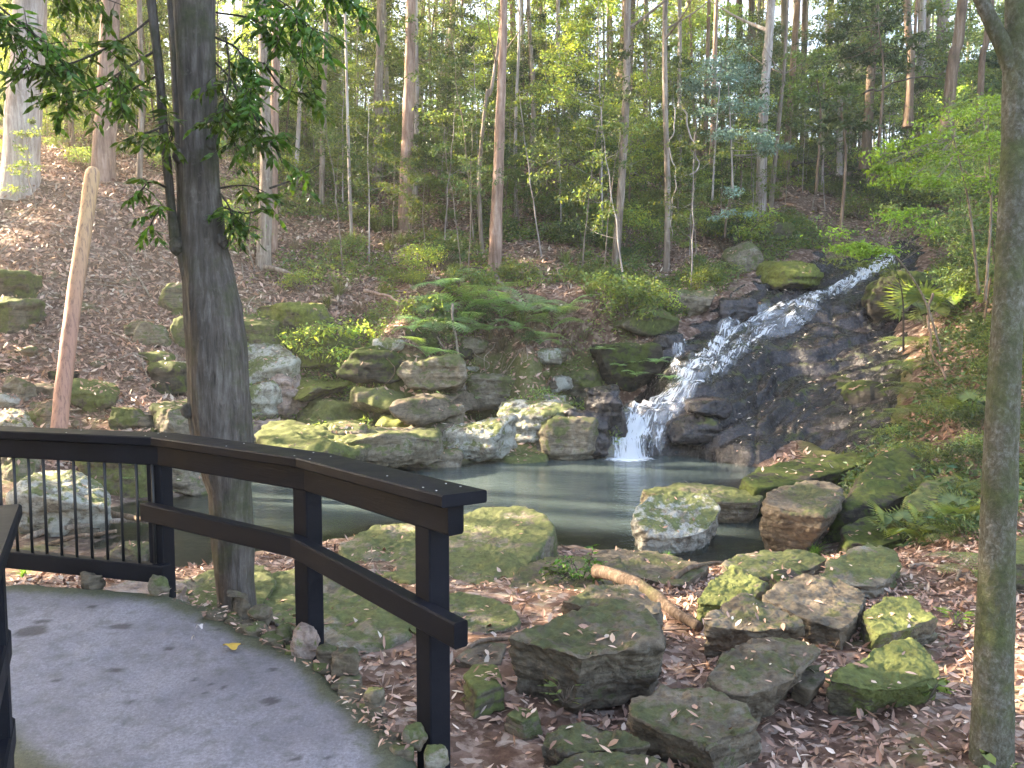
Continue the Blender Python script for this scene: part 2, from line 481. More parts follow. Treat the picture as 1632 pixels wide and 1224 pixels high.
CP += [np.array(p, float) for p in [(-4, 4, -.55), (-3, 2, -.5), (-6, 0, -.6), (0, 0, -.5), (0, 2.2, -.42), (-1.5, 4.2, -.42), (-2.8, 5.2, -.45), (3, 0, -.4), (6, 1, -.1), (9, 3, .6), (0, -7, -.5), (-9, -6, -.5), (9, -6, 0), (-9, 5, -.8),
    (-11.5, 8.5, -.6), (-15, 0, 0), (-16, 8, 2.5), (-21, 10, 7), (-30, 13, 14), (-32, 26, 14), (-45, 34, 17), (-45, 0, 20), (-24, -2, 6), (16, 6, 3), (25, 8, 8), (40, 10, 14), (45, 40, 16), (30, 30, 12), (22, 22, 8.5), (45, -6, 14), (-45, 78, 8), (0, 60, 13), (0, 78, 9), (45, 78, 12), (-20, 60, 12), (22, 62, 13), (-22, 38, 11.5)]]  # unseen slope on the left is raised to shade the valley
CP = np.array(CP)

def tps_fit(P, lam=0.02):
    n = len(P)
    d = np.linalg.norm(P[:, None, :2] - P[None, :, :2], axis=2)
    K = np.where(d > 0, d * d * np.log(d + 1e-12), 0) + lam * np.eye(n)
    Q = np.hstack([np.ones((n, 1)), P[:, :2]])
    A = np.block([[K, Q], [Q.T, np.zeros((3, 3))]])
    return np.linalg.solve(A, np.concatenate([P[:, 2], np.zeros(3)]))
_w = tps_fit(CP)
GS, GX0, GY0 = 0.14, -46.0, -9.0
GX, GY = np.arange(GX0, 46.01, GS), np.arange(GY0, 80.01, GS)
def tps_eval(x, y):
    out = _w[-3] + _w[-2] * x + _w[-1] * y
    for (cx, cy, _), w in zip(CP, _w[:-3]):
        r2 = (x - cx) ** 2 + (y - cy) ** 2
        out += w * 0.5 * r2 * np.log(r2 + 1e-12)
    return out
_gx, _gy = np.meshgrid(GX, GY)
HG = tps_eval(_gx.astype(np.float32), _gy.astype(np.float32)).astype(float)

# noise on the ground: stronger on the slopes, weak near the pool
_p = np.stack([_gx.ravel(), _gy.ravel(), np.zeros(_gx.size)], 1)
_amp = 0.04 + 0.12 * sstep(-0.5, 3.0, HG)
HG = HG + _amp * fbm(_p, 0.55, 4).reshape(HG.shape) + 0.03 * fbm(_p, 2.2, 3, seed=5).reshape(HG.shape)

_bx = sstep(-1, 0, _gx) * sstep(6.2, 5.2, _gx) * sstep(14, 14.6, _gy) * sstep(17.6, 17, _gy)
HG = HG - .35 * _bx * sstep(WATER + .2, WATER, HG)
def H0(x, y):
    x, y = np.asarray(x, float), np.asarray(y, float)
    fx = np.clip((x - GX0) / GS, 0, len(GX) - 1.001); fy = np.clip((y - GY0) / GS, 0, len(GY) - 1.001)
    i, j = fx.astype(int), fy.astype(int); a, b = fx - i, fy - j
    return (HG[j, i] * (1 - a) + HG[j, i + 1] * a) * (1 - b) + (HG[j + 1, i] * (1 - a) + HG[j + 1, i + 1] * a) * b

def sdpoly(x, y, poly):
    """signed distance to a polygon, positive inside"""
    poly = np.asarray(poly, float)[:, :2]
    d = np.full(x.shape, 1e9); ins = np.zeros(x.shape, bool)
    for i in range(len(poly)):
        a, b = poly[i], poly[(i + 1) % len(poly)]
        e = b - a; wx, wy = x - a[0], y - a[1]
        t = np.clip((wx * e[0] + wy * e[1]) / (e @ e + 1e-12), 0, 1)
        d = np.minimum(d, (wx - e[0] * t) ** 2 + (wy - e[1] * t) ** 2)
        c = ((a[1] <= y) & (b[1] > y)) | ((b[1] <= y) & (a[1] > y))
        ins ^= c & (x < a[0] + (y - a[1]) / (b[1] - a[1] + 1e-12) * e[0])
    d = np.sqrt(d)
    return np.where(ins, d, -d)

def gp(u, v, ymin=2.0, H=None):
    """where the sight line through a photo point meets the ground"""
    H = H or H0
    d = ray(u, v); t = np.arange(ymin, 75, 0.04)
    P = np.array([0, 0, EYE])[None] + d[None] * t[:, None] / d[1]
    k = np.argmax(P[:, 2] < H(P[:, 0], P[:, 1]))
    return P[k] if k > 0 else P[-1]

# the wet rock slope the creek runs down
FACE = [gp(u, v) for (u, v) in [(955, 700), (950, 655), (985, 620), (1040, 560), (1085, 520), (1150, 480), (1210, 435), (1290, 400), (1400, 375), (1470, 375), (1480, 410), (1460, 460), (1450, 520), (1460, 560), (1460, 620), (1440, 680), (1400, 716), (1340, 735)]]
FACE += [pz(u, v, WATER - .3) for (u, v) in [(1270, 765), (1180, 775), (1060, 775), (950, 745)]]
STREAM = np.array([gp(u, v)[:2] for (u, v) in [(1418, 408), (1370, 445), (1290, 478), (1195, 512), (1115, 583), (1050, 642), (1003, 690)]] + [pz(1000, 731, WATER)[:2]])
def stream_dist(x, y):
    d = np.full(x.shape, 1e9)
    for i in range(len(STREAM) - 1):
        p0, e = STREAM[i], STREAM[i + 1] - STREAM[i]
        t = np.clip(((x - p0[0]) * e[0] + (y - p0[1]) * e[1]) / (e @ e), 0, 1)
        d = np.minimum(d, np.hypot(x - p0[0] - e[0] * t, y - p0[1] - e[1] * t))
    return d
def HF(x, y):
    """rock face surface: ledges that step down towards the pool"""
    x, y = np.asarray(x, float), np.asarray(y, float)
    sh = x.shape; xf, yf = x.ravel(), y.ravel()
    h = H0(xf, yf)
    p = np.stack([xf, yf, xf * 0], 1)
    m = sstep(-0.3, 0.3, sdpoly(xf, yf, FACE))
    w = fbm(p, 0.45, 3, seed=31)
    # tilted beds
    perp = 0.70 * xf - 0.72 * yf
    t = 0.42 * h - 0.30 * perp + 0.30 * w
    st = 0.36
    near_s = 1 - .75 * sstep(1.1, .3, stream_dist(xf, yf))
    q = t / st; fr = q - np.floor(q)
    ter = near_s * (sstep(0.80, 1.0, fr) - fr) * st * .85 * (1 - .68 * sstep(-9.0, -8.0, perp))
    st2 = 0.13; q2 = (t + .05 * vn(p * 2.3)) / st2; f2 = q2 - np.floor(q2)
    ter += (sstep(0.75, 1.0, f2) - f2) * st2 * 0.8
    # cracks running down the slope
    cr = np.abs(vn(np.stack([xf * 1.1 - yf * .35, yf * .28 + xf * .2, xf * 0 + 3], 1)))
    crack = -0.10 * (1 - sstep(0.0, 0.06, cr))
    z = h + m * (0.10 + ter + crack + 0.10 * fbm(p, 0.9, 4, seed=9) + 0.018 * fbm(p, 4, 5, .6, seed=3)) - (1 - m) * 0.15
    z = z - .35 * sstep(WATER + .16, WATER - .02, z)
    return z.reshape(sh)

def ground(x, y):
    return np.maximum(H0(x, y), HF(x, y))

# ------------------------------------------------------------------ the path outline (needed by the ground too)
def zpath(y):
    return 0.09 * (np.clip(y, 1.5, 6) - 3.0)
def ppath(u, v):
    d = ray(u, v); t = np.arange(0.8, 8, 0.005)
    z = EYE + d[2] / d[1] * t
    k = np.argmax(z < zpath(t))
    return np.array([d[0] / d[1] * t[k], t[k]])
PATH = [ppath(u, v) for (u, v) in [(-700, 1000), (-200, 945), (20, 930), (160, 936), (250, 947), (330, 966), (380, 990), (450, 1022), (520, 1064), (570, 1108), (610, 1158), (640, 1200)]]
PATH += [np.array(p) for p in [(-0.36, 2.75), (-0.25, 2.3), (0.2, 1.4), (0.9, 0.3), (1.2, -1), (1.2, -4), (-1.1, -4), (-1.0, -1), (-1.05, 0.6), (-1.2, 1.6), (-1.42, 2.25), (-1.75, 2.9), (-2.2, 3.2), (-3.2, 3.2)]]
PATH = np.array(PATH)

# terrain sheet: a fan of rows whose spacing grows with distance
ny, nx = 560, 620
yy = -7 + (np.geomspace(4.0, 90, ny) - 4.0)
tt = np.linspace(-1, 1, nx)
X = tt[None] * (np.interp(yy, [-7, 0, 5, 80], [10, 9, 10, 46]))[:, None]
Yg = np.repeat(yy[:, None], nx, 1)
Z = H0(X, Yg)
sdf = sdpoly(X.ravel(), Yg.ravel(), FACE).reshape(X.shape)
Z = Z - 0.30 * sstep(0.2, 0.6, sdf)
P3 = np.stack([X.ravel(), Yg.ravel(), Z.ravel()], 1)
Z = Z + 0.012 * fbm(P3, 9, 3).reshape(X.shape) * sstep(30, 10, Yg)
sdp = sdpoly(X.ravel(), Yg.ravel(), PATH).reshape(X.shape)
def under_path(x, y, z, sd):
    """the ground banks up against the path's edge"""
    target = zpath(y) - 0.07
    k = sstep(-0.16, 0.05, sd)
    z = z + (target - z) * k * (z < target + .3)
    return z
Z = under_path(X, Yg, Z, sdp)
mb = MB()
idx = np.arange(ny * nx).reshape(ny, nx)
F = np.stack([idx[:-1, :-1], idx[:-1, 1:], idx[1:, 1:], idx[1:, :-1]], -1).reshape(-1, 4)
U_ = 816 + FPX * X / np.maximum(Yg, 1)
mossmap = sstep(1.1, 0.3, Z) * sstep(14.5, 15.5, Yg) * sstep(430, 480, U_) * sstep(1000, 940, U_)
mossmap = np.maximum(mossmap, .8 * sstep(1250, 1330, U_) * sstep(1480, 1420, U_) * sstep(11, 12, Yg) * sstep(19, 17, Yg))
mb.add(np.stack([X, Yg, Z], -1).reshape(-1, 3), F, np.repeat(mossmap.reshape(-1, 1), 3, 1))

m, nt, P, O = new_mat('forest_floor'); N = NT(nt)
co, g = world_co(N)
n1 = N.noise(co, 0.55, 6, 0.6); n2 = N.noise(co, 5.0, 8, 0.7); n3 = N.noise(co, 30.0, 6, 0.75)
vor = N.n('ShaderNodeTexVoronoi'); vor.inputs['Scale'].default_value = 16; vor.inputs['Randomness'].default_value = 1
wc = N.n('ShaderNodeMix'); wc.data_type = 'VECTOR'; wc.inputs[0].default_value = 0.05
wob = N.n('ShaderNodeTexNoise'); wob.inputs['Scale'].default_value = 9; N.l(co, wob.inputs['Vector'])
N.l(co, wc.inputs[4]); N.l(wob.outputs['Color'], wc.inputs[5]); N.l(wc.outputs[1], vor.inputs['Vector'])
sepc = N.n('ShaderNodeSeparateColor'); N.l(vor.outputs['Color'], sepc.inputs[0])
lit = N.ramp(sepc.outputs[0], [(0.0, (0.09, 0.056, 0.043)), (0.35, (0.17, 0.11, 0.085)), (0.6, (0.27, 0.18, 0.145)), (0.85, (0.36, 0.27, 0.225)), (1.0, (0.44, 0.36, 0.31))])
soil = N.ramp(n2, [(0.3, (0.07, 0.040, 0.028)), (0.55, (0.155, 0.088, 0.062)), (0.8, (0.22, 0.14, 0.10))])
c = N.mix(N.ramp(n2, [(0.40, 0.0), (0.56, 1.0)]), soil, lit)
c = N.mix(N.math('MULTIPLY', n3, 0.6), c, N.mix(1.0, c, (0.45, 0.42, 0.40), 'MULTIPLY'))
mat_ = N.n('ShaderNodeAttribute'); mat_.attribute_name = 'tint'
ms_ = N.n('ShaderNodeSeparateColor'); N.l(mat_.outputs['Color'], ms_.inputs[0])
mossf = N.ramp(N.math('ADD', N.math('MULTIPLY', ms_.outputs[0], .30), N.math('ADD', N.math('MULTIPLY', n1, 0.7), N.math('MULTIPLY', n2, 0.4))), [(0.60, 0.0), (0.70, 0.75)])
c = N.mix(mossf, c, N.ramp(n3, [(0.3, (0.05, 0.062, 0.018)), (0.7, (0.13, 0.155, 0.04))]))
# bed of the pool: silty
sp = N.n('ShaderNodeSeparateXYZ'); N.l(g.outputs['Position'], sp.inputs[0])
bed = N.ramp(N.math('ADD', sp.outputs[2], 2.0), [(0.86, 1.0), (0.98, 0.0)])
c = N.mix(bed, c, N.ramp(n2, [(0.3, (0.03, 0.03, 0.028)), (0.7, (0.085, 0.075, 0.065))]))
N.l(c, P.inputs['Base Color']); P.inputs['Roughness'].default_value = 0.9; P.inputs['Specular IOR Level'].default_value = 0.15
b = N.bump(sepc.outputs[1], 0.4, 0.03); b = N.bump(n2, 0.5, 0.05, b); b = N.bump(n3, 0.5, 0.015, b)
N.l(b, P.inputs['Normal'])
MAT['floor'] = m
tag(mb.build('ground', MAT['floor']), 'leaf strewn forest floor rising from the pool up the hillside', kind='structure')

# rock face patch
fx = np.arange(0.5, 17.5, 0.045); fy = np.arange(14.0, 30.0, 0.06)
X, Yg = np.meshgrid(fx, fy)
sdf = sdpoly(X.ravel(), Yg.ravel(), FACE).reshape(X.shape)
keep = sdf > -0.35
Z = HF(X, Yg)
idx = np.arange(X.size).reshape(X.shape)
F = np.stack([idx[:-1, :-1], idx[:-1, 1:], idx[1:, 1:], idx[1:, :-1]], -1).reshape(-1, 4)
F = F[keep.ravel()[F].all(1)]
used = np.unique(F); rm = np.full(X.size, -1); rm[used] = np.arange(len(used))
mb = MB(); mb.add(np.stack([X, Yg, Z], -1).reshape(-1, 3)[used], rm[F])
tag(mb.build('rock_face', MAT['rock_face']), 'dark wet sloping rock face beside the waterfall', kind='structure')

# ------------------------------------------------------------------ path slab
m, nt, P, O = new_mat('worn_concrete'); N = NT(nt)
co, g = world_co(N)
at = N.n('ShaderNodeAttribute'); at.attribute_name = 'tint'
sc_ = N.n('ShaderNodeSeparateColor'); N.l(at.outputs['Color'], sc_.inputs[0])
n1 = N.noise(co, 1.3, 7, 0.6); n2 = N.noise(co, 12, 8, 0.7); n3 = N.noise(co, 70, 5, 0.85); n4 = N.noise(co, 320, 2, 0.8)
c = N.ramp(n1, [(0.3, (0.155, 0.14, 0.16)), (0.5, (0.245, 0.228, 0.255)), (0.7, (0.335, 0.315, 0.35))])
c = N.mix(N.ramp(n2, [(0.34, 0.75), (0.5, 0.0)]), c, (0.10, 0.095, 0.09))
c = N.mix(N.ramp(n3, [(.35, .8), (.6, 0.0)]), c, (0.11, 0.105, 0.11))
c = N.mix(N.ramp(n3, [(.60, 0.0), (.75, .6)]), c, (0.42, 0.41, 0.43))
c = N.mix(N.ramp(n4, [(0.66, 0.0), (0.72, 0.5)]), c, (0.05, 0.05, 0.05))
ed = N.math('ADD', sc_.outputs[0], N.math('MULTIPLY', N.math('SUBTRACT', n2, 0.5), 1.1))
c = N.mix(N.ramp(ed, [(0.35, 0.0), (0.8, 0.9)]), c, N.ramp(n3, [(0.3, (0.03, 0.033, 0.014)), (0.7, (0.10, 0.105, 0.05))]))
c = N.mix(N.math('MULTIPLY', sc_.outputs[1], 0.8), c, (0.035, 0.03, 0.035))
N.l(c, P.inputs['Base Color']); N.l(N.ramp(n1, [(0.3, 0.75), (0.7, 0.5)]), P.inputs['Roughness'])
P.inputs['Specular IOR Level'].default_value = 0.35
b = N.bump(n2, 0.35, 0.008); b = N.bump(n3, 0.8, 0.006, b); b = N.bump(n4, 0.4, 0.0015, b)
N.l(b, P.inputs['Normal']); MAT['concrete'] = m

fx = np.arange(-5.6, 1.4, 0.022); fy = np.concatenate([np.arange(-4.2, 1.2, 0.12), np.arange(1.2, 5.6, 0.018)])
X, Yg = np.meshgrid(fx, fy)
sd = sdpoly(X.ravel(), Yg.ravel(), PATH)
p3 = np.stack([X.ravel(), Yg.ravel(), X.ravel() * 0], 1)
sd = sd + 0.03 * fbm(p3, 4, 3) - 0.0
Z = zpath(Yg.ravel()) + 0.012 * fbm(p3, 0.8, 3) + 0.003 * fbm(p3, 9, 3)
Z = Z - 0.25 * sstep(0.05, -0.14, sd) ** 1.5
edge = sstep(0.26, 0.0, sd)
# mossy dirt at the lower left of the walkway
dl = np.hypot(X.ravel() + 1.28, (Yg.ravel() - 2.25) * 0.8)
edge = np.maximum(edge, 0.95 * sstep(0.62, 0.15, dl))
stain = np.zeros(X.size)
for (u, v, w, h) in [(48, 1005, 27, 8), (68, 989, 13, 4), (192, 997, 15, 5), (186, 1068, 13, 5), (429, 1114, 13, 6), (268, 1031, 8, 3), (148, 967, 7, 2.5), (310, 1081, 6, 2.5), (335, 1088, 6, 2.5), (357, 1093, 5, 3), (524, 1208, 8, 3), (474, 1211, 9, 3), (326, 1101, 5, 2), (433, 1064, 4, 2), (346, 1000, 3, 1.5), (90, 1084, 8, 3), (205, 1118, 7, 3)]:
    c0 = ppath(u, v); ax = abs(ppath(u + w, v)[0] - c0[0]); ay = abs(ppath(u, v - h)[1] - c0[1])
    rr = np.hypot((X.ravel() - c0[0]) / ax, (Yg.ravel() - c0[1]) / ay) + 0.25 * fbm(p3, 18, 3, seed=u)
    stain = np.maximum(stain, sstep(1.2, 0.85, rr))
keep = (sd > -0.14).reshape(X.shape)
idx = np.arange(X.size).reshape(X.shape)
F = np.stack([idx[:-1, :-1], idx[:-1, 1:], idx[1:, 1:], idx[1:, :-1]], -1).reshape(-1, 4)
F = F[keep.ravel()[F].all(1)]
used = np.unique(F); rm = np.full(X.size, -1); rm[used] = np.arange(len(used))
V = np.stack([X.ravel(), Yg.ravel(), Z], 1)[used]
mb = MB(); mb.add(V, rm[F], np.stack([edge, stain, edge * 0], 1)[used])
tag(mb.build('path', MAT['concrete']), 'curving grey concrete walkway with damp stains and mossy edge', kind='structure')

# ------------------------------------------------------------------ pool water
m, nt, P, O = new_mat('pool_water'); N = NT(nt)
co, g = world_co(N, (1, 1, 1))
P.inputs['Base Color'].default_value = (0.03, 0.055, 0.05, 1)
P.inputs['Roughness'].default_value = 0.06
P.inputs['IOR'].default_value = 1.333
P.inputs['Specular IOR Level'].default_value = 0.5
rip, _ = world_co(N, (1.0, 2.6, 1.0))
w1 = N.noise(rip, 3.2, 4, 0.6, 0.4); w2 = N.noise(rip, 11.0, 3, 0.6, 0.2)
b = N.bump(w1, 0.20, 0.05); b = N.bump(w2, 0.15, 0.015, b)
N.l(b, P.inputs['Normal'])
tr = N.n('ShaderNodeBsdfTransparent'); tr.inputs['Color'].default_value = (0.55, 0.66, 0.60, 1)
at = N.n('ShaderNodeAttribute'); at.attribute_name = 'tint'
s2 = N.n('ShaderNodeSeparateColor'); N.l(at.outputs['Color'], s2.inputs[0])
fr = N.n('ShaderNodeFresnel'); fr.inputs['IOR'].default_value = 1.333; N.l(b, fr.inputs['Normal'])
gl = N.n('ShaderNodeBsdfGlossy'); gl.inputs['Roughness'].default_value = 0.05; gl.inputs['Color'].default_value = (0.95, 0.95, 0.95, 1); N.l(b, gl.inputs['Normal'])
df = N.n('ShaderNodeBsdfDiffuse'); df.inputs['Color'].default_value = (0.058, 0.080, 0.080, 1)
mx = N.n('ShaderNodeMixShader'); N.l(s2.outputs[0], mx.inputs[0]); N.l(tr.outputs[0], mx.inputs[1]); N.l(df.outputs[0], mx.inputs[2])
m2 = N.n('ShaderNodeMixShader'); N.l(N.math('MINIMUM', N.math('MULTIPLY', fr.outputs[0], 1.0), 1.0), m2.inputs[0]); N.l(mx.outputs[0], m2.inputs[1]); N.l(gl.outputs[0], m2.inputs[2])
foam = N.noise(co, 9, 6, 0.75, 0.5)
ff = N.ramp(N.math('ADD', s2.outputs[1], N.math('MULTIPLY', N.math('SUBTRACT', foam, 0.5), 1.4)), [(0.55, 0.0), (0.85, 0.95)])
fd = N.n('ShaderNodeBsdfDiffuse'); fd.inputs['Color'].default_value = (0.85, 0.88, 0.9, 1)
m3 = N.n('ShaderNodeMixShader'); N.l(ff, m3.inputs[0]); N.l(m2.outputs[0], m3.inputs[1]); N.l(fd.outputs[0], m3.inputs[2])
N.l(m3.outputs[0], O.inputs['Surface'])
MAT['water'] = m
fx = np.arange(-14, 9, 0.08); fy = np.arange(7.2, 18.2, 0.08)
X, Yg = np.meshgrid(fx, fy)
depth = WATER - H0(X, Yg)
keep = (depth > -0.25) & (X > -12.5)
idx = np.arange(X.size).reshape(X.shape)
F = np.stack([idx[:-1, :-1], idx[:-1, 1:], idx[1:, 1:], idx[1:, :-1]], -1).reshape(-1, 4)
F = F[keep.ravel()[F].all(1)]
dep = sstep(0.0, 0.4, depth.ravel()) * 0.95
FB = pz(1000, 731, WATER)
fo = np.exp(-(((X - FB[0]) / 0.62) ** 2 + ((Yg - FB[1] + .05) / 0.42) ** 2)).ravel()
used = np.unique(F); rm = np.full(X.size, -1); rm[used] = np.arange(len(used))
V = np.stack([X.ravel(), Yg.ravel(), np.full(X.size, WATER)], 1)[used]
mb = MB(); mb.add(V, rm[F], np.stack([dep, fo, dep * 0], 1)[used])
tag(mb.build('pool_water', MAT['water']), 'still green grey rock pool below the waterfall', kind='structure')

# ------------------------------------------------------------------ waterfall draped over the ledges
def gface(u, v): return gp(u, v, 12, HF)
m, nt, P, O = new_mat('falling_water'); N = NT(nt)
uv = N.n('ShaderNodeAttribute'); uv.attribute_name = 'tint'
sp = N.n('ShaderNodeSeparateColor'); N.l(uv.outputs['Color'], sp.inputs[0])
cb = N.n('ShaderNodeCombineXYZ')
co, g = world_co(N)
N.l(N.math('MULTIPLY', sp.outputs[0], 9.0), cb.inputs[0]); N.l(N.math('MULTIPLY', sp.outputs[1], 17.0), cb.inputs[1])
nA = N.noise(cb.outputs[0], 1.6, 8, 0.68, 1.6)
nB = N.noise(co, 2.2, 4, 0.6)
a = N.math('ADD', N.math('MULTIPLY', N.math('SUBTRACT', nA, 0.5), 1.9), N.math('MULTIPLY', N.math('SUBTRACT', nB, 0.5), 0.9))
a = N.math('ADD', a, sp.outputs[2])
al = N.ramp(a, [(0.40, 0.0), (0.56, 1.0)])
df = N.n('ShaderNodeBsdfDiffuse'); df.inputs['Color'].default_value = (0.86, 0.89, 0.93, 1)
glo = N.n('ShaderNodeBsdfGlossy'); glo.inputs['Roughness'].default_value = 0.12
tr = N.n('ShaderNodeBsdfTransparent')
mg = N.n('ShaderNodeMixShader'); mg.inputs[0].default_value = 0.14; N.l(tr.outputs[0], mg.inputs[1]); N.l(glo.outputs[0], mg.inputs[2])
bb = N.bump(nA, 0.6, 0.06); N.l(bb, df.inputs['Normal']); N.l(bb, glo.inputs['Normal'])
tl = N.n('ShaderNodeBsdfTranslucent'); tl.inputs['Color'].default_value = (0.8, 0.85, 0.9, 1)
ms = N.n('ShaderNodeMixShader'); ms.inputs[0].default_value = 0.3; N.l(df.outputs[0], ms.inputs[1]); N.l(tl.outputs[0], ms.inputs[2])
mx = N.n('ShaderNodeMixShader'); N.l(al, mx.inputs[0]); N.l(mg.outputs[0], mx.inputs[1]); N.l(ms.outputs[0], mx.inputs[2])
N.l(mx.outputs[0], O.inputs['Surface']); MAT['falls'] = m

def stream(pts, widths, dens, mb, n=420, k=44, seed=0):
    C = np.array([gface(u, v)[:2] if v < 726 else pz(u, v, WATER)[:2] for (u, v) in pts])
    C = spline(C, n); W = np.interp(np.linspace(0, 1, n), np.linspace(0, 1, len(widths)), widths)
    D = np.interp(np.linspace(0, 1, n), np.linspace(0, 1, len(dens)), dens)
    T = np.gradient(C, axis=0); T /= np.linalg.norm(T, axis=1)[:, None]
    S = np.stack([-T[:, 1], T[:, 0]], 1)
    s = np.linspace(-1, 1, k)
    wob = 0.16 * vn(np.stack([np.linspace(0, 14, n), np.full(n, seed), np.zeros(n)], 1))[:, None]
    Q = C[:, None] + S[:, None] * ((s[None] + wob) * W[:, None] * .5)[..., None]
    L = np.concatenate([[0], np.cumsum(np.linalg.norm(np.diff(C, axis=0), axis=1))])
    z = HF(Q[..., 0], Q[..., 1])
    z = np.minimum(z, z[:, k // 2][:, None] + .30)
    # water leaves the edges of ledges and falls free for a little
    zz = z.copy()
    for i in range(1, n): zz[i] = np.maximum(z[i], zz[i - 1] - 0.055 * (W[i] * 0 + 1) * (L[i] - L[i - 1]) / 0.03)
    p = np.stack([Q[..., 0].ravel(), Q[..., 1].ravel(), zz.ravel()], 1)
    zz = zz + 0.03 + 0.02 * fbm(p, 5, 3, seed=seed).reshape(zz.shape) + 0.035 * (1 - s[None] ** 2)
    zz = np.maximum(zz, WATER + 0.004)
    V = np.stack([Q[..., 0], Q[..., 1], zz], -1).reshape(-1, 3)
    d = D[:, None] * (1 - 0.9 * np.abs(s)[None] ** 3) - 0.25 * np.abs(s)[None] ** 6
    col = np.stack([np.repeat((s[None] * W[:, None] / 2 + seed), 1, 0), np.repeat(L[:, None] / 10 + seed, k, 1), d], -1).reshape(-1, 3)
    idx = np.arange(n * k).reshape(n, k)
    F = np.stack([idx[:-1, :-1], idx[:-1, 1:], idx[1:, 1:], idx[1:, :-1]], -1).reshape(-1, 4)
    mb.add(V, F, col)
mb = MB()
stream([(1418, 408), (1400, 425), (1370, 445), (1330, 463), (1290, 478), (1240, 493), (1195, 512), (1155, 543), (1115, 583), (1080, 618), (1050, 642), (1020, 662), (1003, 690), (1002, 731)],
       [.6, .8, .6, .5, .5, .5, .5, .55, .58, .6, .66, .78, .92, 1.0], [.75, .78, .56, .48, .46, .45, .45, .5, .52, .52, .52, .55, .58, .72], mb)
stream([(1300, 487), (1270, 505), (1235, 520), (1200, 545), (1165, 572), (1125, 610)], [.3, .55, .6, .55, .4, .3], [.34, .34, .36, .36, .36, .3], mb, n=240, seed=3)
stream([(1120, 610), (1090, 640), (1065, 668), (1050, 700), (1045, 726)], [.15, .2, .25, .25, .2], [.36, .36, .36, .34, .3], mb, n=160, k=24, seed=5)
stream([(1092, 545), (1082, 560), (1075, 580), (1082, 605)], [.22, .25, .25, .2], [.45, .45, .4, .35], mb, n=90, k=18, seed=8)
tag(mb.build('waterfall', MAT['falls']), 'white waterfall sliding down the dark stepped rock into the pool', kind='structure')
# ------------------------------------------------------------------ timber handrails
m, nt, P, O = new_mat('black_stained_timber'); N = NT(nt)
co = obj_co(N); gr, _ = world_co(N, (3, 3, 40))
n1 = N.noise(co, 4, 6, 0.6); n2 = N.noise(gr, 3, 6, 0.7); n3 = N.noise(co, 160, 3, 0.7)
c = N.ramp(n1, [(0.3, (0.006, 0.0065, 0.0095)), (0.7, (0.011, 0.0115, 0.016))])
c = N.mix(N.ramp(n3, [(0.62, 0.0), (0.72, 0.5)]), c, (0.035, 0.034, 0.04))
N.l(c, P.inputs['Base Color']); N.l(N.ramp(n1, [(0.3, 0.42), (0.7, 0.62)]), P.inputs['Roughness'])
P.inputs['Specular IOR Level'].default_value = 0.10
b = N.bump(n2, 0.35, 0.004); b = N.bump(n3, 0.3, 0.001, b); N.l(b, P.inputs['Normal'])
MAT['timber'] = m
m, nt, P, O = new_mat('black_steel'); P.inputs['Base Color'].default_value = (0.012, 0.012, 0.013, 1); P.inputs['Roughness'].default_value = 0.5; MAT['steel'] = m
m, nt, P, O = new_mat('galvanised_nail'); P.inputs['Base Color'].default_value = (0.62, 0.62, 0.64, 1); P.inputs['Roughness'].default_value = 0.4; P.inputs['Metallic'].default_value = 0.5; MAT['nail'] = m

rail = empty('handrail_fence', (-0.9, 3.85, 0), 'black timber handrail fence curving along the far edge of the walkway', 'railing')
RO = np.array([-0.9, 3.85, 0])
def rpart(name, V, F, mat, par=None, smooth=False):
    mb = MB(); mb.add(np.asarray(V) - RO, F); return mb.build(name, mat, par or rail, smooth)
ZC = 1.01
D = np.array([-0.165, 3.05, ZC]); C_ = np.array([-0.945, 3.92, ZC]); B_ = np.array([-1.94, 4.62, ZC]); A_ = np.array([-3.9, 5.15, ZC])
def mitred(pts, w, h, zoff, side=0.0, bev=0.008, chamfer=0.0):
    """one timber run with mitred bends: profile swept along pts"""
    pts = [np.array(p, float) for p in pts]
    n = len(pts); rows = []
    a, b = w / 2, h / 2
    prof = [(-a + bev, -b), (a - bev, -b), (a, -b + bev), (a, b - bev), (a - bev, b), (-a + bev, b), (-a, b - bev), (-a, -b + bev)]
    for i, p in enumerate(pts):
        t0 = pts[i] - pts[i - 1] if i else pts[1] - pts[0]
        t1 = pts[i + 1] - pts[i] if i < n - 1 else t0
        s0 = np.array([t0[1], -t0[0], 0]); s0 /= np.linalg.norm(s0)
        s1 = np.array([t1[1], -t1[0], 0]); s1 /= np.linalg.norm(s1)
        s = s0 + s1; s /= np.dot(s, s0)
        rows.append([p + s * (x + side) + np.array([0, 0, y + zoff]) for (x, y) in prof])
    V = np.array(rows).reshape(-1, 3)
    F = []
    for r in range(n - 1):
        for j in range(8): F.append([r * 8 + j, r * 8 + 8 + j, r * 8 + 8 + (j + 1) % 8, r * 8 + (j + 1) % 8])
    o = (n - 1) * 8
    caps = np.array([[0, 1, 2, 3, 4, 5, 6, 7], [o + 7, o + 6, o + 5, o + 4, o + 3, o + 2, o + 1, o]])
    return V, [np.array(F), caps]
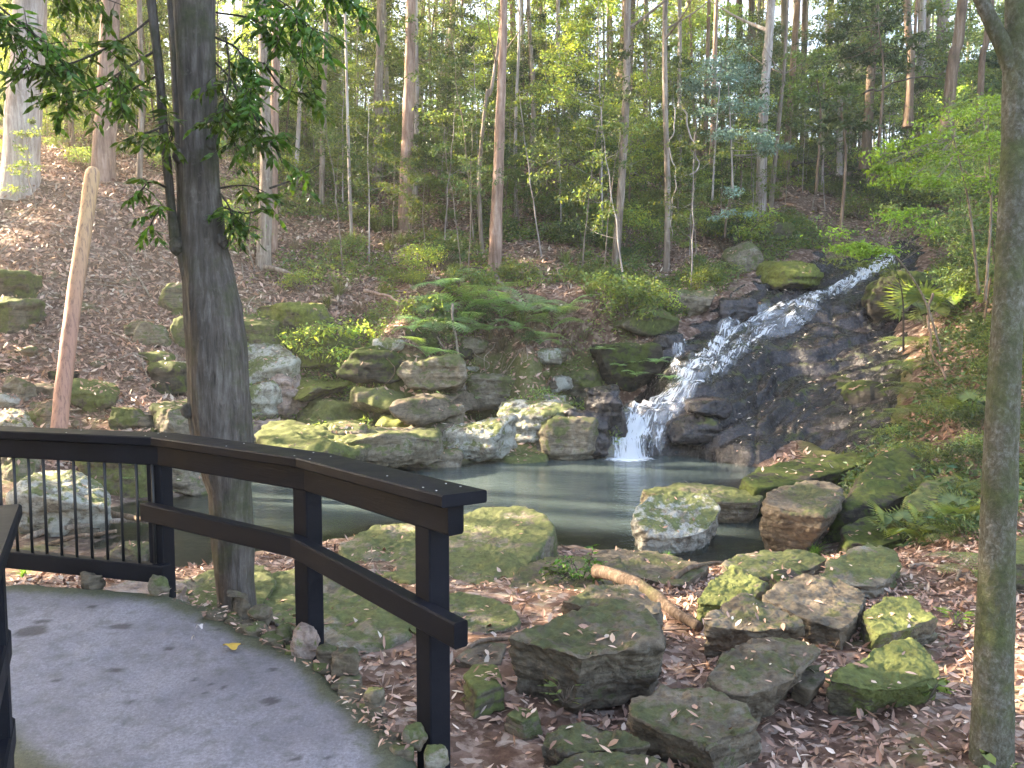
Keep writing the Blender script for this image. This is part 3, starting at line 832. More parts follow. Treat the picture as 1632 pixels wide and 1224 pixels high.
# cap boards: one per straight run
for (p, q, r, s) in ((A_, B_, None, C_), (B_, C_, A_, D), (C_, D, B_, None)):
    def cut(a, b, c):       # mitre direction at b between a->b and b->c
        t0 = (b - a) / np.linalg.norm(b - a)
        t1 = (c - b) / np.linalg.norm(c - b)
        return t0 + t1
    w2, hh, bev = 0.095, 0.024, 0.006
    t = (q - p) / np.linalg.norm(q - p); sd = np.array([t[1], -t[0], 0])
    prof = [(-w2 + bev, -hh), (w2 - bev, -hh), (w2, -hh + bev), (w2, hh - bev), (w2 - bev, hh), (-w2 + bev, hh), (-w2, hh - bev), (-w2, -hh + bev)]
    V = []
    for (pt, mit, sgn) in ((p, cut(r, p, q) if r is not None else t, 1), (q, cut(p, q, s) if s is not None else t, -1)):
        mit = mit / np.linalg.norm(mit)
        for (x, y) in prof:
            base = pt + sd * x
            k = np.dot(pt - base, mit) / np.dot(t, mit)          # slide along the board to the mitre plane
            ch = 0.0
            if s is None and sgn < 0 and x > 0.05: ch = -0.03     # clipped corner of the free end
            V.append(base + t * (k + sgn * 0.0012 + ch) + np.array([0, 0, y - hh]))
    V = np.array(V)
    F = [[j, 8 + j, 8 + (j + 1) % 8, (j + 1) % 8] for j in range(8)]
    rpart('cap_board', V, [np.array(F), np.array([[0, 1, 2, 3, 4, 5, 6, 7], [15, 14, 13, 12, 11, 10, 9, 8]])], MAT['timber'])
De = D + (C_ - D) / np.linalg.norm(C_ - D) * 0.055
V, F = mitred([A_, B_, C_, De], 0.075, 0.115, -0.108, side=0.012)
rpart('top_beam', V, F, MAT['timber'])
posts = []
for (pt, zb, w) in ((D + (C_ - D) * 0.165, -0.35, 0.10), (C_ + (B_ - C_) * 0.02, -0.25, 0.10), (B_ + (A_ - B_) * 0.015, -0.2, 0.10), (A_ + (B_ - A_) * 0.1, -0.2, 0.10)):
    q = pt.copy() + np.array([-0.02, 0.03, 0]); posts.append(q)
    tdir = (D - C_) if pt[0] > -0.6 else ((C_ - B_) if pt[0] > -1.5 else (B_ - A_))
    V, F = bar((q[0], q[1], zb), (q[0], q[1], ZC - 0.052), 0.10, 0.10, 0.006, up=(tdir[0], tdir[1], 0))
    rpart('post', V, F, MAT['timber'])
def zof(p, z): return np.array([p[0], p[1], z])
off1 = np.array([-0.045, -0.055, 0])
Dm = D + (D - C_) / np.linalg.norm(D - C_) * 0.02
V, F = mitred([zof(posts[2], 0.585) + np.array([-.06, -.06, 0]), zof(posts[1], 0.575) + off1, zof(Dm, 0.495) + off1 * 0.8], 0.065, 0.10, 0, bev=0.007)
rpart('middle_rail', V, F, MAT['timber'])
pA, pB = A_ + np.array([0, -0.02, 0]), B_ + np.array([0.01, -0.045, 0])
V, F = bar(zof(pA, 0.235), zof(pB, 0.235), 0.07, 0.10); rpart('bottom_rail', V, F, MAT['timber'])
V, F = tube([[0, 0, 0.27], [0, 0, 0.90]], 0.0085, 10)
mbb = MB(); mbb.add(V, F); balm = mbb.mesh('baluster'); balm.materials.append(MAT['steel'])
tA = (pA - pB) / np.linalg.norm(pA - pB)
for i in range(15):
    q = pB + tA * (0.075 + 0.107 * i)
    o = link('baluster', balm, rail); o.location = [q[0] - RO[0], q[1] - RO[1], 0]
mbb = MB(); V, F = tube([[0, 0, -0.004], [0, 0, 0.0012]], 0.0042, 10); mbb.add(V, F); nm = mbb.mesh('nail_head', False); nm.materials.append(MAT['nail'])
for (p, q, ts) in ((D, C_, (0.10, 0.17, 0.42, 0.93)), (C_, B_, (0.05, 0.48, 0.95)), (B_, A_, (0.04, 0.3, 0.55))):
    t = (q - p); sdv = np.array([t[1], -t[0], 0]) / np.linalg.norm(t)
    for k, tt_ in enumerate(ts):
        for sx in ((-0.055, 0.055) if k != 2 else (-.03,)):
            a_ = p + t * tt_ + sdv * sx * (0.9 + 0.2 * R.random())
            o = link('nail_head', nm, rail); o.location = [a_[0] - RO[0], a_[1] - RO[1], ZC]

near = empty('handrail_fence', (-1.3, 2.2, 0), 'dark blue black timber handrail ending at the photo\'s left edge, close to the camera', 'railing')
RO = np.array([-1.3, 2.2, 0])
K1 = np.array([-1.79, 2.84, ZC]); K2 = np.array([-1.22, 1.72, ZC]); K3 = np.array([-1.02, 0.9, ZC]); K4 = np.array([-0.98, -2.5, ZC])
for (name, w, h, zo, z) in (('cap_board', 0.17, 0.048, -0.024, ZC), ('top_beam', 0.075, 0.115, -0.107, ZC), ('middle_rail', 0.07, 0.10, 0, 0.52), ('bottom_rail', 0.07, 0.10, 0, 0.2)):
    V, F = mitred([zof(k, z) for k in (K4, K3, K2, K1)], w, h, zo, side=0.0)
    mb = MB(); mb.add(V - RO, F); mb.build(name, MAT['timber'], near, False)
for q in (K1 + (K2 - K1) * 0.10, K3 + np.array([-.03, 0, 0]), K4 + np.array([-.03, .4, 0])):
    V, F = bar((q[0] - .02, q[1], -0.4), (q[0] - .02, q[1], ZC - 0.05), 0.10, 0.10, 0.006, up=(K2 - K1))
    mb = MB(); mb.add(V - RO, F); mb.build('post', MAT['timber'], near, False)

# ------------------------------------------------------------------ rocks
def ico(sub):
    bm = bmesh.new(); bmesh.ops.create_icosphere(bm, subdivisions=sub, radius=1)
    V = np.array([v.co[:] for v in bm.verts]); F = np.array([[v.index for v in f.verts] for f in bm.faces]); bm.free()
    return V, F
ICO = {k: ico(k) for k in (3, 4, 5, 6, 7)}
ROCK_TOPS = []                   # (points, normals) where fallen leaves may lie

def hull(dirs, planes, k=14):
    n = np.array([p[0] for p in planes]); d = np.array([p[1] for p in planes])
    q = np.maximum(dirs @ n.T, 0) / d[None]
    return (q ** k).sum(1) ** (-1 / k)

def chipped(dirs, planes, k, rg, n=4, cut=(.92, .985), scale=None):
    """hull of the planes with some corners broken off"""
    W = dirs * hull(dirs, planes, k)[:, None]
    extra = []
    for _ in range(n):
        q = rg.normal(size=3); q[2] = abs(q[2]) * .6 + .05; q /= np.linalg.norm(q)
        extra.append((q, (W @ q).max() * rg.uniform(*cut)))
    return hull(dirs, planes + extra, k)

def rough(V, N_, amp, strata, seed, dip=(0.0, 0.0)):
    """weathering: lumps, pits and bedding grooves"""
    V = V + N_ * (amp * 0.55 * fbm(V, 1.6 / max(amp * 8, .25), 3, seed=seed))[:, None]
    zz = V[:, 2] + dip[0] * V[:, 0] + dip[1] * V[:, 1] + 0.35 * amp * vn(V * 3 + seed)
    g = vn(np.stack([zz / (amp * 1.6) + seed, V[:, 0] * .6, V[:, 1] * .6], 1))
    side = 1 - np.abs(N_[:, 2]) ** 2
    V = V + N_ * (strata * amp * 0.5 * np.minimum(g, .25) * side)[:, None]
    V = V + N_ * (amp * 0.22 * fbm(V, 2.2 / max(amp * 2.5, .08), 4, 0.55, seed=seed + 3))[:, None]
    if len(V) > 20000:
        V = V + N_ * (.007 * fbm(V, 13, 4, .6, seed=seed + 5) + .012 * np.minimum(vn(V * 7 + seed), 0))[:, None]
    return V

def vnormals(V, F):
    n = np.zeros_like(V); a = np.cross(V[F[:, 1]] - V[F[:, 0]], V[F[:, 2]] - V[F[:, 0]])
    for i in range(3): np.add.at(n, F[:, i], a)
    return n / (np.linalg.norm(n, axis=1)[:, None] + 1e-12)

def finish_rock(V, F, c, mat, label, cat='rock', name='boulder', group=None, leavesok=True):
    mb = MB(); mb.add(V - c, F)
    o = mb.build(name, mat); o.location = c
    tag(o, label, cat, group)
    if leavesok:
        n = vnormals(V, F); k = n[:, 2] > 0.75
        ROCK_TOPS.append((V[k], n[k]))
    return o

def slab(outline, z, tilt, depth, mat, label, flare=0.1, sub=6, amp=0.07, strata=0.7, seed=0, k=50, **kw):
    """rock given by the outline of its upper face; the outline is put on a tilted plane in the world"""
    cu, cv = np.mean(outline, axis=0)
    c0 = pz(cu, cv, z)
    nrm = np.array([-tilt[0], -tilt[1], 1.0]); nrm /= np.linalg.norm(nrm)
    P_ = []
    for (u, v) in outline:
        d = ray(u, v); t = np.dot(c0 - np.array([0, 0, EYE]), nrm) / np.dot(d, nrm)
        P_.append(np.array([0, 0, EYE]) + d * t)
    P_ = np.array(P_); c0 = P_.mean(0)
    ar = 0.5 * np.sum(P_[:, 0] * np.roll(P_[:, 1], -1) - P_[:, 1] * np.roll(P_[:, 0], -1))
    if ar < 0: P_ = P_[::-1]
    ctr = c0 - nrm * depth * 0.45
    rg = np.random.default_rng(seed + 11)
    planes = [(nrm, depth * 0.45), (-nrm, depth * 0.55)]
    H = len(P_)
    for i in range(H):
        a, b = P_[i], P_[(i + 1) % H]; e = b - a
        if np.linalg.norm(e) < 1e-3: continue
        s = np.cross(e, nrm); s /= np.linalg.norm(s)
        fl = flare if np.isscalar(flare) else flare(s)
        pn = s + nrm * (fl + 0.12 * rg.normal()); pn /= np.linalg.norm(pn)
        dd = np.dot((a + b) / 2 - ctr, pn)
        planes.append((pn, max(dd, 0.03)))
    V, F = ICO[sub]
    S = np.array([np.ptp(P_[:, 0]), np.ptp(P_[:, 1]), depth]); S = S / S.max()
    dirs = V * S; dirs = dirs / np.linalg.norm(dirs, axis=1)[:, None]
    r = chipped(dirs, planes, k, rg)
    W = ctr + dirs * r[:, None]
    n_ = vnormals(W, F)
    W = rough(W - ctr, n_, amp * .6, strata * 1.3, seed * 3.7, dip=(tilt[0], tilt[1])) + ctr
    return finish_rock(W, F, ctr, mat, label, **kw)

def blob(u0, v0, u1, v1, mat, label, depth=None, Y=None, sub=5, amp=None, blocky=20, seed=0, strata=0.8, yaw=None, **kw):
    """rock seen from the front, by the box it fills in the photo and its distance on the slope"""
    cu, cv = (u0 + u1) / 2, (v0 + v1) / 2
    if Y is None: Y = gp(cu, v1 - 0.25 * (v1 - v0), 6)[1]
    c = px(cu, cv, Y); w = (u1 - u0) / FPX * Y / 2; h = (v1 - v0) / FPX * Y / 2
    d = (depth or 0.8 * (w + h)) if depth is None or depth > 0 else 0.5
    rg = np.random.default_rng(seed + 101)
    planes = []
    for s in ((1, 0, 0), (-1, 0, 0), (0, 1, 0), (0, -1, 0), (0, 0, 1), (0, 0, -1)):
        n = np.array(s, float) + rg.normal(size=3) * 0.24; n /= np.linalg.norm(n)
        planes.append((n, 0.93))
    for _ in range(7):
        n = rg.normal(size=3); n /= np.linalg.norm(n); planes.append((n, rg.uniform(0.92, 1.2)))
    V, F = ICO[sub]
    r = chipped(V, planes, blocky, rg, 7, (.78, .95))
    yw = rg.uniform(-.3, .3) if yaw is None else yaw
    W = V * r[:, None] * np.array([w, d / 2 * 1.1, h])
    cy, sy = math.cos(yw), math.sin(yw)
    W = np.stack([W[:, 0] * cy - W[:, 1] * sy, W[:, 0] * sy + W[:, 1] * cy, W[:, 2]], 1)
    n_ = vnormals(W, F)
    amp = amp or 0.16 * min(w, h) + 0.02
    W = rough(W, n_, amp, strata, seed * 2.3 + 1)
    c = c + np.array([0, d * 0.15, 0])
    return finish_rock(W + c, F, c, mat, label, **kw)

M_ = MAT
def under(s):                     # undercut on the side that faces the camera
    return -0.38 if s[1] < -0.2 else 0.12
def front(s):
    return -0.28 if s[1] < -0.2 else 0.10
slab([(788, 1052), (815, 1010), (880, 985), (955, 958), (1010, 950), (1052, 985), (1057, 1025), (1035, 1052), (985, 1062), (930, 1048), (870, 1058)], -0.15, (0.02, 0.08), 0.42, M_['rock_brown'], 'largest brown boulder beyond the last fence post, with dark undercut front', flare=under, amp=0.075, sub=7, seed=1, k=60)
slab([(1004, 1112), (1055, 1090), (1130, 1094), (1180, 1116), (1211, 1150), (1165, 1176), (1125, 1192), (1060, 1166), (1008, 1140)], -0.31, (0.0, 0.04), 0.30, M_['rock_brown'], 'flat topped brown slab with a trailing vine, lowest right of the big boulder', flare=front, amp=0.05, sub=7, seed=2, k=60)
slab([(1128, 1078), (1150, 1038), (1200, 1004), (1222, 998), (1262, 1016), (1330, 1020), (1292, 1058), (1262, 1085), (1190, 1108), (1145, 1098)], -0.28, (0.02, 0.06), 0.32, M_['rock_brown'], 'wide purple brown slab with a layered mossy front, above the slab with the vine', flare=front, amp=0.055, sub=7, seed=3, k=60)
slab([(1120, 990), (1150, 962), (1185, 947), (1235, 958), (1294, 1000), (1278, 1014), (1205, 1006), (1150, 1012)], -0.30, (0.0, 0.12), 0.34, M_['rock_brown'], 'dark slab with a bright mossy left side behind the purple brown slab', flare=front, amp=0.05, sub=7, seed=4, k=60)
slab([(1214, 952), (1258, 914), (1330, 918), (1383, 946), (1372, 975), (1345, 1006), (1280, 985)], -0.36, (-0.02, 0.10), 0.40, M_['rock_brown'], 'flat grey brown slab sloping to the camera in the middle of the stone cluster', flare=front, amp=0.05, sub=7, seed=5, k=60)
slab([(1106, 962), (1140, 918), (1172, 900), (1222, 925), (1205, 952), (1160, 966)], -0.36, (0.1, 0.25), 0.36, M_['rock_moss'], 'pointed green brown rock standing at the left of the stone cluster', flare=0.15, amp=0.06, sub=7, seed=6)
slab([(1150, 896), (1198, 877), (1265, 873), (1322, 888), (1292, 908), (1230, 918), (1170, 922)], -0.62, (0.0, 0.05), 0.30, M_['rock_olive'], 'low olive rock at the water edge left of the tuft of green grass', flare=front, amp=0.05, sub=7, seed=7)
slab([(1303, 915), (1328, 886), (1385, 867), (1425, 874), (1439, 903), (1402, 934), (1340, 932)], -0.50, (0.0, 0.10), 0.34, M_['rock_olive'], 'round cornered olive slab behind the stone cluster, right of the grass tuft', flare=front, amp=0.05, sub=7, seed=8)
slab([(1376, 976), (1418, 948), (1452, 948), (1491, 984), (1452, 1002), (1395, 1012)], -0.40, (-0.03, 0.05), 0.22, M_['rock_moss'], 'small bright green mossy rock with a flat oval top', flare=front, amp=0.035, sub=7, seed=9)
slab([(1314, 1084), (1390, 1034), (1450, 1014), (1482, 1036), (1502, 1078), (1440, 1096), (1370, 1096)], -0.34, (-0.04, 0.22), 0.28, M_['rock_moss'], 'green mossy wedge shaped rock with layered grain nearest the right tree', flare=front, amp=0.05, strata=1.3, sub=7, seed=10)
slab([(856, 1186), (884, 1156), (925, 1150), (985, 1162), (1038, 1186), (975, 1194), (905, 1200)], -0.38, (0.02, 0.10), 0.18, M_['rock_brown'], 'rough brown rock at the lower edge of the photo in front of the big boulder', flare=front, amp=0.05, sub=7, seed=11)
slab([(850, 1226), (905, 1206), (1000, 1200), (1062, 1216), (1040, 1262), (900, 1275)], -0.40, (0.02, 0.04), 0.18, M_['rock_brown'], 'brown slab cut off by the bottom edge of the photo', flare=front, amp=0.05, sub=7, seed=12)
slab([(690, 850), (715, 822), (765, 805), (830, 803), (880, 820), (890, 838), (850, 892), (792, 946), (730, 926), (690, 905)], -0.64, (0.02, 0.03), 0.5, M_['rock_olive'], 'broad smooth olive slab between the last fence post and the pool', flare=0.1, amp=0.045, strata=0.4, sub=7, seed=13, k=24)
slab([(585, 842), (640, 830), (700, 846), (712, 905), (660, 930), (590, 912), (545, 892), (540, 866)], -0.66, (0.0, 0.0), 0.45, M_['rock_olive'], 'rounded mossy slab seen between the middle and last fence posts', flare=0.2, amp=0.06, strata=0.4, sub=7, seed=14)
slab([(800, 952), (828, 902), (890, 882), (985, 888), (1015, 930), (960, 950), (880, 968)], -0.62, (0.02, 0.02), 0.35, M_['rock_brown'], 'grey slab under the small leafy shrub beside the pool', flare=front, amp=0.04, strata=0.4, sub=7, seed=15)
slab([(925, 884), (985, 873), (1060, 880), (1130, 903), (1085, 935), (1000, 915)], -0.66, (0.0, -0.02), 0.35, M_['rock_brown'], 'long low slab at the water edge crossed by the fallen trunk', flare=front, amp=0.05, strata=0.4, sub=7, seed=16)
slab([(400, 975), (430, 905), (520, 880), (600, 915), (655, 960), (655, 1020), (560, 1040), (480, 1010)], -0.50, (0.0, 0.02), 0.36, M_['rock_olive'], 'big flat slab with scattered leaves behind the middle fence post', flare=front, amp=0.06, strata=0.5, sub=7, seed=17, k=24)
slab([(645, 975), (690, 948), (750, 942), (812, 962), (832, 995), (785, 1008), (700, 1022), (655, 1010)], -0.52, (0.0, 0.03), 0.25, M_['rock_olive'], 'flat olive slab right behind the last fence post', flare=front, amp=0.04, strata=0.4, sub=7, seed=18)
slab([(862, 990), (890, 960), (950, 935), (1010, 930), (1050, 960), (1060, 1000), (1000, 985), (940, 985)], -0.28, (0.03, 0.10), 0.35, M_['rock_brown'], 'mossy rock with leaves caught in its hollow, just behind the big boulder', flare=front, amp=0.06, sub=7, seed=19)
slab([(736, 1076), (755, 1058), (790, 1060), (800, 1090), (760, 1104)], -0.40, (0, 0), 0.16, M_['rock_moss'], 'small mossy stone at the left foot of the big boulder', sub=5, flare=0.1, amp=0.035, seed=20)
slab([(806, 1140), (825, 1127), (856, 1130), (860, 1142), (832, 1151)], -0.46, (0, 0), 0.10, M_['rock_olive'], 'little flat stone on the dirt in front of the big boulder', sub=5, flare=0.1, amp=0.02, seed=21)
slab([(720, 1050), (760, 1020), (810, 1022), (800, 1058), (760, 1062)], -0.46, (0, .1), 0.16, M_['rock_brown'], 'low grey stone beside the curved root left of the big boulder', sub=5, flare=0.1, amp=0.03, seed=22)
slab([(1265, 1085), (1285, 1062), (1312, 1060), (1315, 1080), (1295, 1100)], -0.42, (0, .2), 0.16, M_['rock_brown'], 'small wedge stone between the purple brown slab and the wedge shaped rock', sub=5, flare=front, amp=0.03, seed=23)
slab([(1230, 912), (1250, 903), (1282, 912), (1270, 930), (1240, 932)], -0.40, (0, .1), 0.25, M_['rock_black'], 'small bluish dark stone tip at the back of the stone cluster', sub=5, flare=0.1, amp=0.03, seed=24)
slab([(265, 955), (290, 925), (350, 905), (420, 900), (440, 930), (400, 985), (330, 990)], -0.45, (0, .02), 0.3, M_['rock_olive'], 'pale olive slab around the foot of the big grey tree', flare=0.1, amp=0.05, strata=0.4, sub=7, seed=25)
slab([(165, 938), (200, 925), (260, 920), (300, 930), (280, 952), (210, 955)], -0.30, (0, .0), 0.3, M_['rock_pink'], 'pale slab under the fence panel left of the corner post', flare=0.1, amp=0.04, seed=26)
# rocks in and around the pool
slab([(1008, 815), (1030, 790), (1085, 780), (1130, 786), (1148, 812), (1132, 845), (1085, 858), (1025, 850)], -0.70, (-0.03, 0.45), 0.5, M_['rock_lichen'], 'pale lichen covered boulder standing in the pool', flare=-0.12, amp=0.09, sub=7, seed=27)
slab([(1000, 786), (1045, 773), (1110, 770), (1160, 774), (1219, 788), (1208, 803), (1160, 815), (1100, 800), (1040, 800)], -0.78, (0, 0.02), 0.5, M_['rock_olive'], 'flat mossy slab in the pool behind the lichen covered boulder', flare=front, amp=0.06, strata=1.0, sub=7, seed=28)
slab([(1204, 800), (1245, 770), (1300, 764), (1342, 768), (1350, 795), (1320, 822), (1250, 812)], -0.42, (0.0, 0.06), 0.75, M_['rock_brown'], 'flat topped brown boulder with a black undercut at the right end of the pool', flare=under, amp=0.07, sub=7, seed=29, k=18)
slab([(1345, 800), (1385, 735), (1420, 712), (1460, 716), (1500, 745), (1470, 780), (1400, 808)], -0.35, (-0.05, 0.25), 0.8, M_['rock_black'], 'dark green pointed boulder behind the brown flat topped boulder', flare=0.15, amp=0.10, seed=30)
slab([(1180, 762), (1215, 742), (1290, 728), (1390, 716), (1400, 730), (1340, 752), (1260, 772), (1205, 780)], -0.62, (-0.06, 0.1), 0.5, M_['rock_black'], 'long mossy ledge with a pale lichen edge at the foot of the rock face', flare=front, amp=0.08, seed=31)
slab([(1340, 842), (1380, 822), (1440, 822), (1450, 855), (1400, 870), (1350, 865)], -0.72, (0, 0.1), 0.4, M_['rock_black'], 'low grey rock between the grass tuft and the palm seedlings', flare=0.1, amp=0.06, seed=32)
slab([(1440, 800), (1470, 768), (1530, 752), (1575, 770), (1560, 810), (1490, 825)], -0.38, (-0.08, 0.25), 0.5, M_['rock_moss'], 'green mossy hump on the right bank below the ferns', flare=0.2, amp=0.07, seed=33)
slab([(1600, 895), (1610, 860), (1650, 850), (1690, 870), (1680, 905)], -0.30, (-0.1, 0.1), 0.35, M_['rock_moss'], 'mossy rock just right of the mossy tree trunk', flare=0.1, amp=0.05, seed=34)

FAR = [
 (408, 482, 532, 540, 'rock_green', 'long bright green mossy block, upper one of the pair above the fallen pink rock', 41),
 (438, 522, 545, 594, 'rock_green', 'bright green mossy block under the long mossy block', 42),
 (252, 448, 312, 508, 'rock_moss', 'upper yellow green rock left of the big grey tree', 43),
 (274, 502, 330, 562, 'rock_moss', 'second yellow green rock left of the big grey tree, below the upper one', 44),
 (372, 508, 446, 566, 'rock_moss', 'mossy boulder right behind the big grey tree trunk', 45),
 (380, 554, 474, 622, 'rock_lichen', 'white lichen boulder right of the big grey tree', 46),
 (424, 598, 490, 672, 'rock_pink', 'tilted pale pink rock resting below the white lichen boulder', 47),
 (388, 612, 446, 680, 'rock_lichen', 'grey lichen rock left of the tilted pink rock', 48),
 (392, 672, 462, 716, 'rock_pink', 'low pale rock under the tilted pink rock', 49),
 (452, 604, 560, 640, 'rock_green', 'upper ledge of the mossy shelf right of the tilted pink rock', 50),
 (470, 640, 590, 690, 'rock_moss', 'broad middle ledge of the mossy shelf right of the tilted pink rock', 51),
 (560, 618, 650, 650, 'rock_moss', 'thin mossy ledge in the middle of the far bank', 150),
 (600, 655, 705, 698, 'rock_green', 'green ledge above the end of the handrail', 151),
 (660, 628, 745, 668, 'rock_brown', 'brown ledge under the ferns', 152),
 (430, 694, 590, 752, 'rock_moss', 'low green rim rock just behind the bend of the handrail', 52),
 (560, 686, 715, 744, 'rock_olive', 'low mossy rim rock at the waterline behind the end of the handrail', 53),
 (703, 676, 812, 742, 'rock_lichen', 'lichen spotted rock at the far waterline left of the cave', 54),
 (786, 640, 912, 704, 'rock_lichen', 'overhanging lichen block above the waterline left of the waterfall', 55),
 (845, 682, 958, 738, 'rock_olive', 'rounded mossy rock at the waterline nearest the waterfall', 56),
 (895, 584, 962, 645, 'rock_moss', 'yellow green pointed rock above the dark rocks by the waterfall', 57),
 (930, 612, 998, 705, 'rock_wet', 'dark wet rock touching the left side of the waterfall', 58),
 (905, 650, 975, 735, 'rock_wet', 'brown wet rock at the waterline left of the waterfall foot', 59),
 (950, 548, 1058, 620, 'rock_black', 'dark overhanging ledge with small plants left of the falls', 60),
 (1040, 530, 1092, 562, 'rock_wet', 'wet black block with a thin trickle beside the falls', 61),
 (995, 492, 1082, 540, 'rock_moss', 'mossy block above the dark overhanging ledge', 62),
 (1062, 462, 1134, 508, 'rock_olive', 'grey green round rock up the bank left of the falls', 63),
 (1150, 472, 1206, 512, 'rock_wet', 'purple black rock beside the middle of the falls', 64),
 (1152, 392, 1212, 440, 'rock_olive', 'olive rock half hidden above the falls', 65),
 (1198, 412, 1304, 470, 'rock_green', 'large mossy outcrop above the middle of the falls', 66),
 (1196, 352, 1262, 386, 'rock_moss', 'low mossy rock near the foot of the pale twin trunks', 67),
 (740, 596, 850, 655, 'rock_olive', 'dark mossy ledge under the ferns', 68),
 (560, 556, 640, 612, 'rock_black', 'dark rock standing for the shaded hollow under the fern bank', 69),  # dark-coloured rock in place of a shaded cave in the bank
 (640, 570, 745, 625, 'rock_olive', 'mossy rock behind the dead fern stalk', 70),
 (510, 540, 580, 600, 'rock_moss', 'green rock with a hanging tuft of dry grass', 71),
 (228, 576, 308, 628, 'rock_black', 'dark brown ledge left of the big grey tree', 72),
 (196, 512, 224, 542, 'rock_olive', 'upper of two small rocks on the leaf slope', 73),
 (222, 524, 268, 558, 'rock_olive', 'lower and wider of two small rocks on the leaf slope', 74),
 (118, 616, 184, 660, 'rock_moss', 'green rock right of the leaning log', 75),
 (182, 650, 232, 688, 'rock_moss', 'round green rock just above the handrail left of the tree', 76),
 (52, 640, 96, 686, 'rock_olive', 'brown green rock left of the leaning log above the handrail', 77),
 (0, 598, 50, 648, 'rock_olive', 'dark olive rock at the left edge of the photo', 78),
 (-20, 430, 56, 486, 'rock_moss', 'upper mossy rock at the left edge of the photo', 79),
 (-20, 472, 44, 540, 'rock_moss', 'yellow green rock face at the left edge of the photo under the upper one', 80),
 (-10, 660, 46, 700, 'rock_lichen', 'pale rock at the left edge just above the handrail', 81),
 (255, 640, 320, 735, 'rock_olive', 'tall mossy rock against the left side of the big grey tree', 82),
 (-20, 700, 62, 770, 'rock_olive', 'rock behind the first balusters of the fence', 83),
 (120, 712, 236, 800, 'rock_moss', 'mossy bank rock with ferns behind the fence balusters', 84),
 (225, 728, 325, 790, 'rock_olive', 'mossy rock at the waterline right of the corner post', 85),
 (28, 764, 170, 872, 'rock_lichen', 'big white lichen boulder behind the fence balusters', 86),
 (1395, 440, 1500, 520, 'rock_black', 'dark hump of rock right of the upper falls', 87),
 (1312, 596, 1452, 716, 'rock_black', 'dark mossy mound on the right side of the rock face', 88),
 (1092, 632, 1165, 662, 'rock_wet', 'upper black wet ledge at the right edge of the lower falls', 89),
 (1064, 660, 1150, 706, 'rock_wet', 'black glistening ledge under the falls beside the pool', 90),
 (640, 520, 700, 556, 'rock_black', 'dark rock behind the fern fronds', 92),  # uses the dark mossy stone colour
 (100, 838, 160, 862, 'rock_brown', 'small stone in the muddy creek bed behind the balusters', 93),
 (175, 868, 240, 900, 'rock_brown', 'flat stone in the creek bed left of the corner post', 94),
]
for (u0, v0, u1, v1, mt, lab, sd_) in FAR:
    kw = {}
    if sd_ == 86: kw = dict(Y=10.6)
    if sd_ == 88: kw = dict(Y=17.6, depth=3.0, blocky=5)
    if sd_ == 87: kw = dict(blocky=6, depth=2.5)
    if sd_ == 66: kw = dict(depth=3.0, blocky=9)
    if sd_ in (89, 90, 91): kw = dict(Y=gface((u0 + u1) / 2, v1)[1] + 0.25, depth=1.6)
    if sd_ in (50, 51, 52, 53, 150, 151, 152): kw = dict(depth=2.4, amp=.16)
    blob(u0, v0, u1, v1, M_[mt], lab, seed=sd_, sub=6 if (u1 - u0) * (v1 - v0) > 5000 else 5, strata=1.3, leavesok=mt not in ('rock_wet',), **kw)

# stones set along the walkway edge
BOX6 = [((0, 0, -1), .9), ((0, 0, 1), .9), ((1, 0, 0), 1.), ((-1, 0, 0), 1.), ((0, 1, 0), 1.), ((0, -1, 0), 1.)]
edge_px = [(378, 978, 30, .10, 'craggy brown stone against the foot of the big grey tree'), (410, 985, 18, .045, 'brown flat stone next to the craggy one at the walkway edge'), (480, 1032, 17, .07, 'rust coloured upright stone at the foot of the middle fence post'),
           (545, 1070, 22, .08, 'grey stone on the walkway edge past the middle fence post'), (445, 1012, 18, .045, 'low mossy stone set in the walkway edge between tree and middle post'), (515, 1052, 20, .05, 'low grey stone right beside the middle fence post foot'),
           (250, 942, 22, .06, 'olive stone at the foot of the corner post'), (140, 930, 26, .06, 'brown stone below the fence panel at the walkway edge'), (655, 1178, 30, .05, 'mossy lump at the foot of the last fence post'), (590, 1120, 20, .05, 'mossy stone in the walkway edge before the last fence post'),
           (690, 1215, 26, .05, 'mossy stone at the bottom of the walkway edge')]
for i, (u, v, w, h, lab) in enumerate(edge_px):
    q = ppath(u, v + 4); z = zpath(q[1])
    r = w / FPX * q[1] * (.75 if i > 3 else 1)
    V, F = ICO[4 if i > 3 else 5]
    rg = np.random.default_rng(i + 900)
    planes = [(lambda n: n / np.linalg.norm(n))(rg.normal(size=3)) for _ in range(12)]
    W = V * hull(V, [(n, rg.uniform(.8, 1.1)) for n in planes] + BOX6, 16)[:, None] * np.array([r, r * .8, h * 1.2])
    W = rough(W, vnormals(W, F), h * 0.6, 0.6, i * 5.1)
    mt = [M_['rock_brown'], M_['rock_brown'], M_['rock_pink'], M_['rock_brown'], M_['rock_olive'], M_['rock_brown'], M_['rock_olive'], M_['rock_brown'], M_['rock_olive'], M_['rock_olive'], M_['rock_olive']][i]
    finish_rock(W + np.array([q[0] + .02, q[1], z + h * .35]), F, np.array([q[0] + .02, q[1], z]), mt, lab, name='edging_stone', cat='stone', leavesok=False)
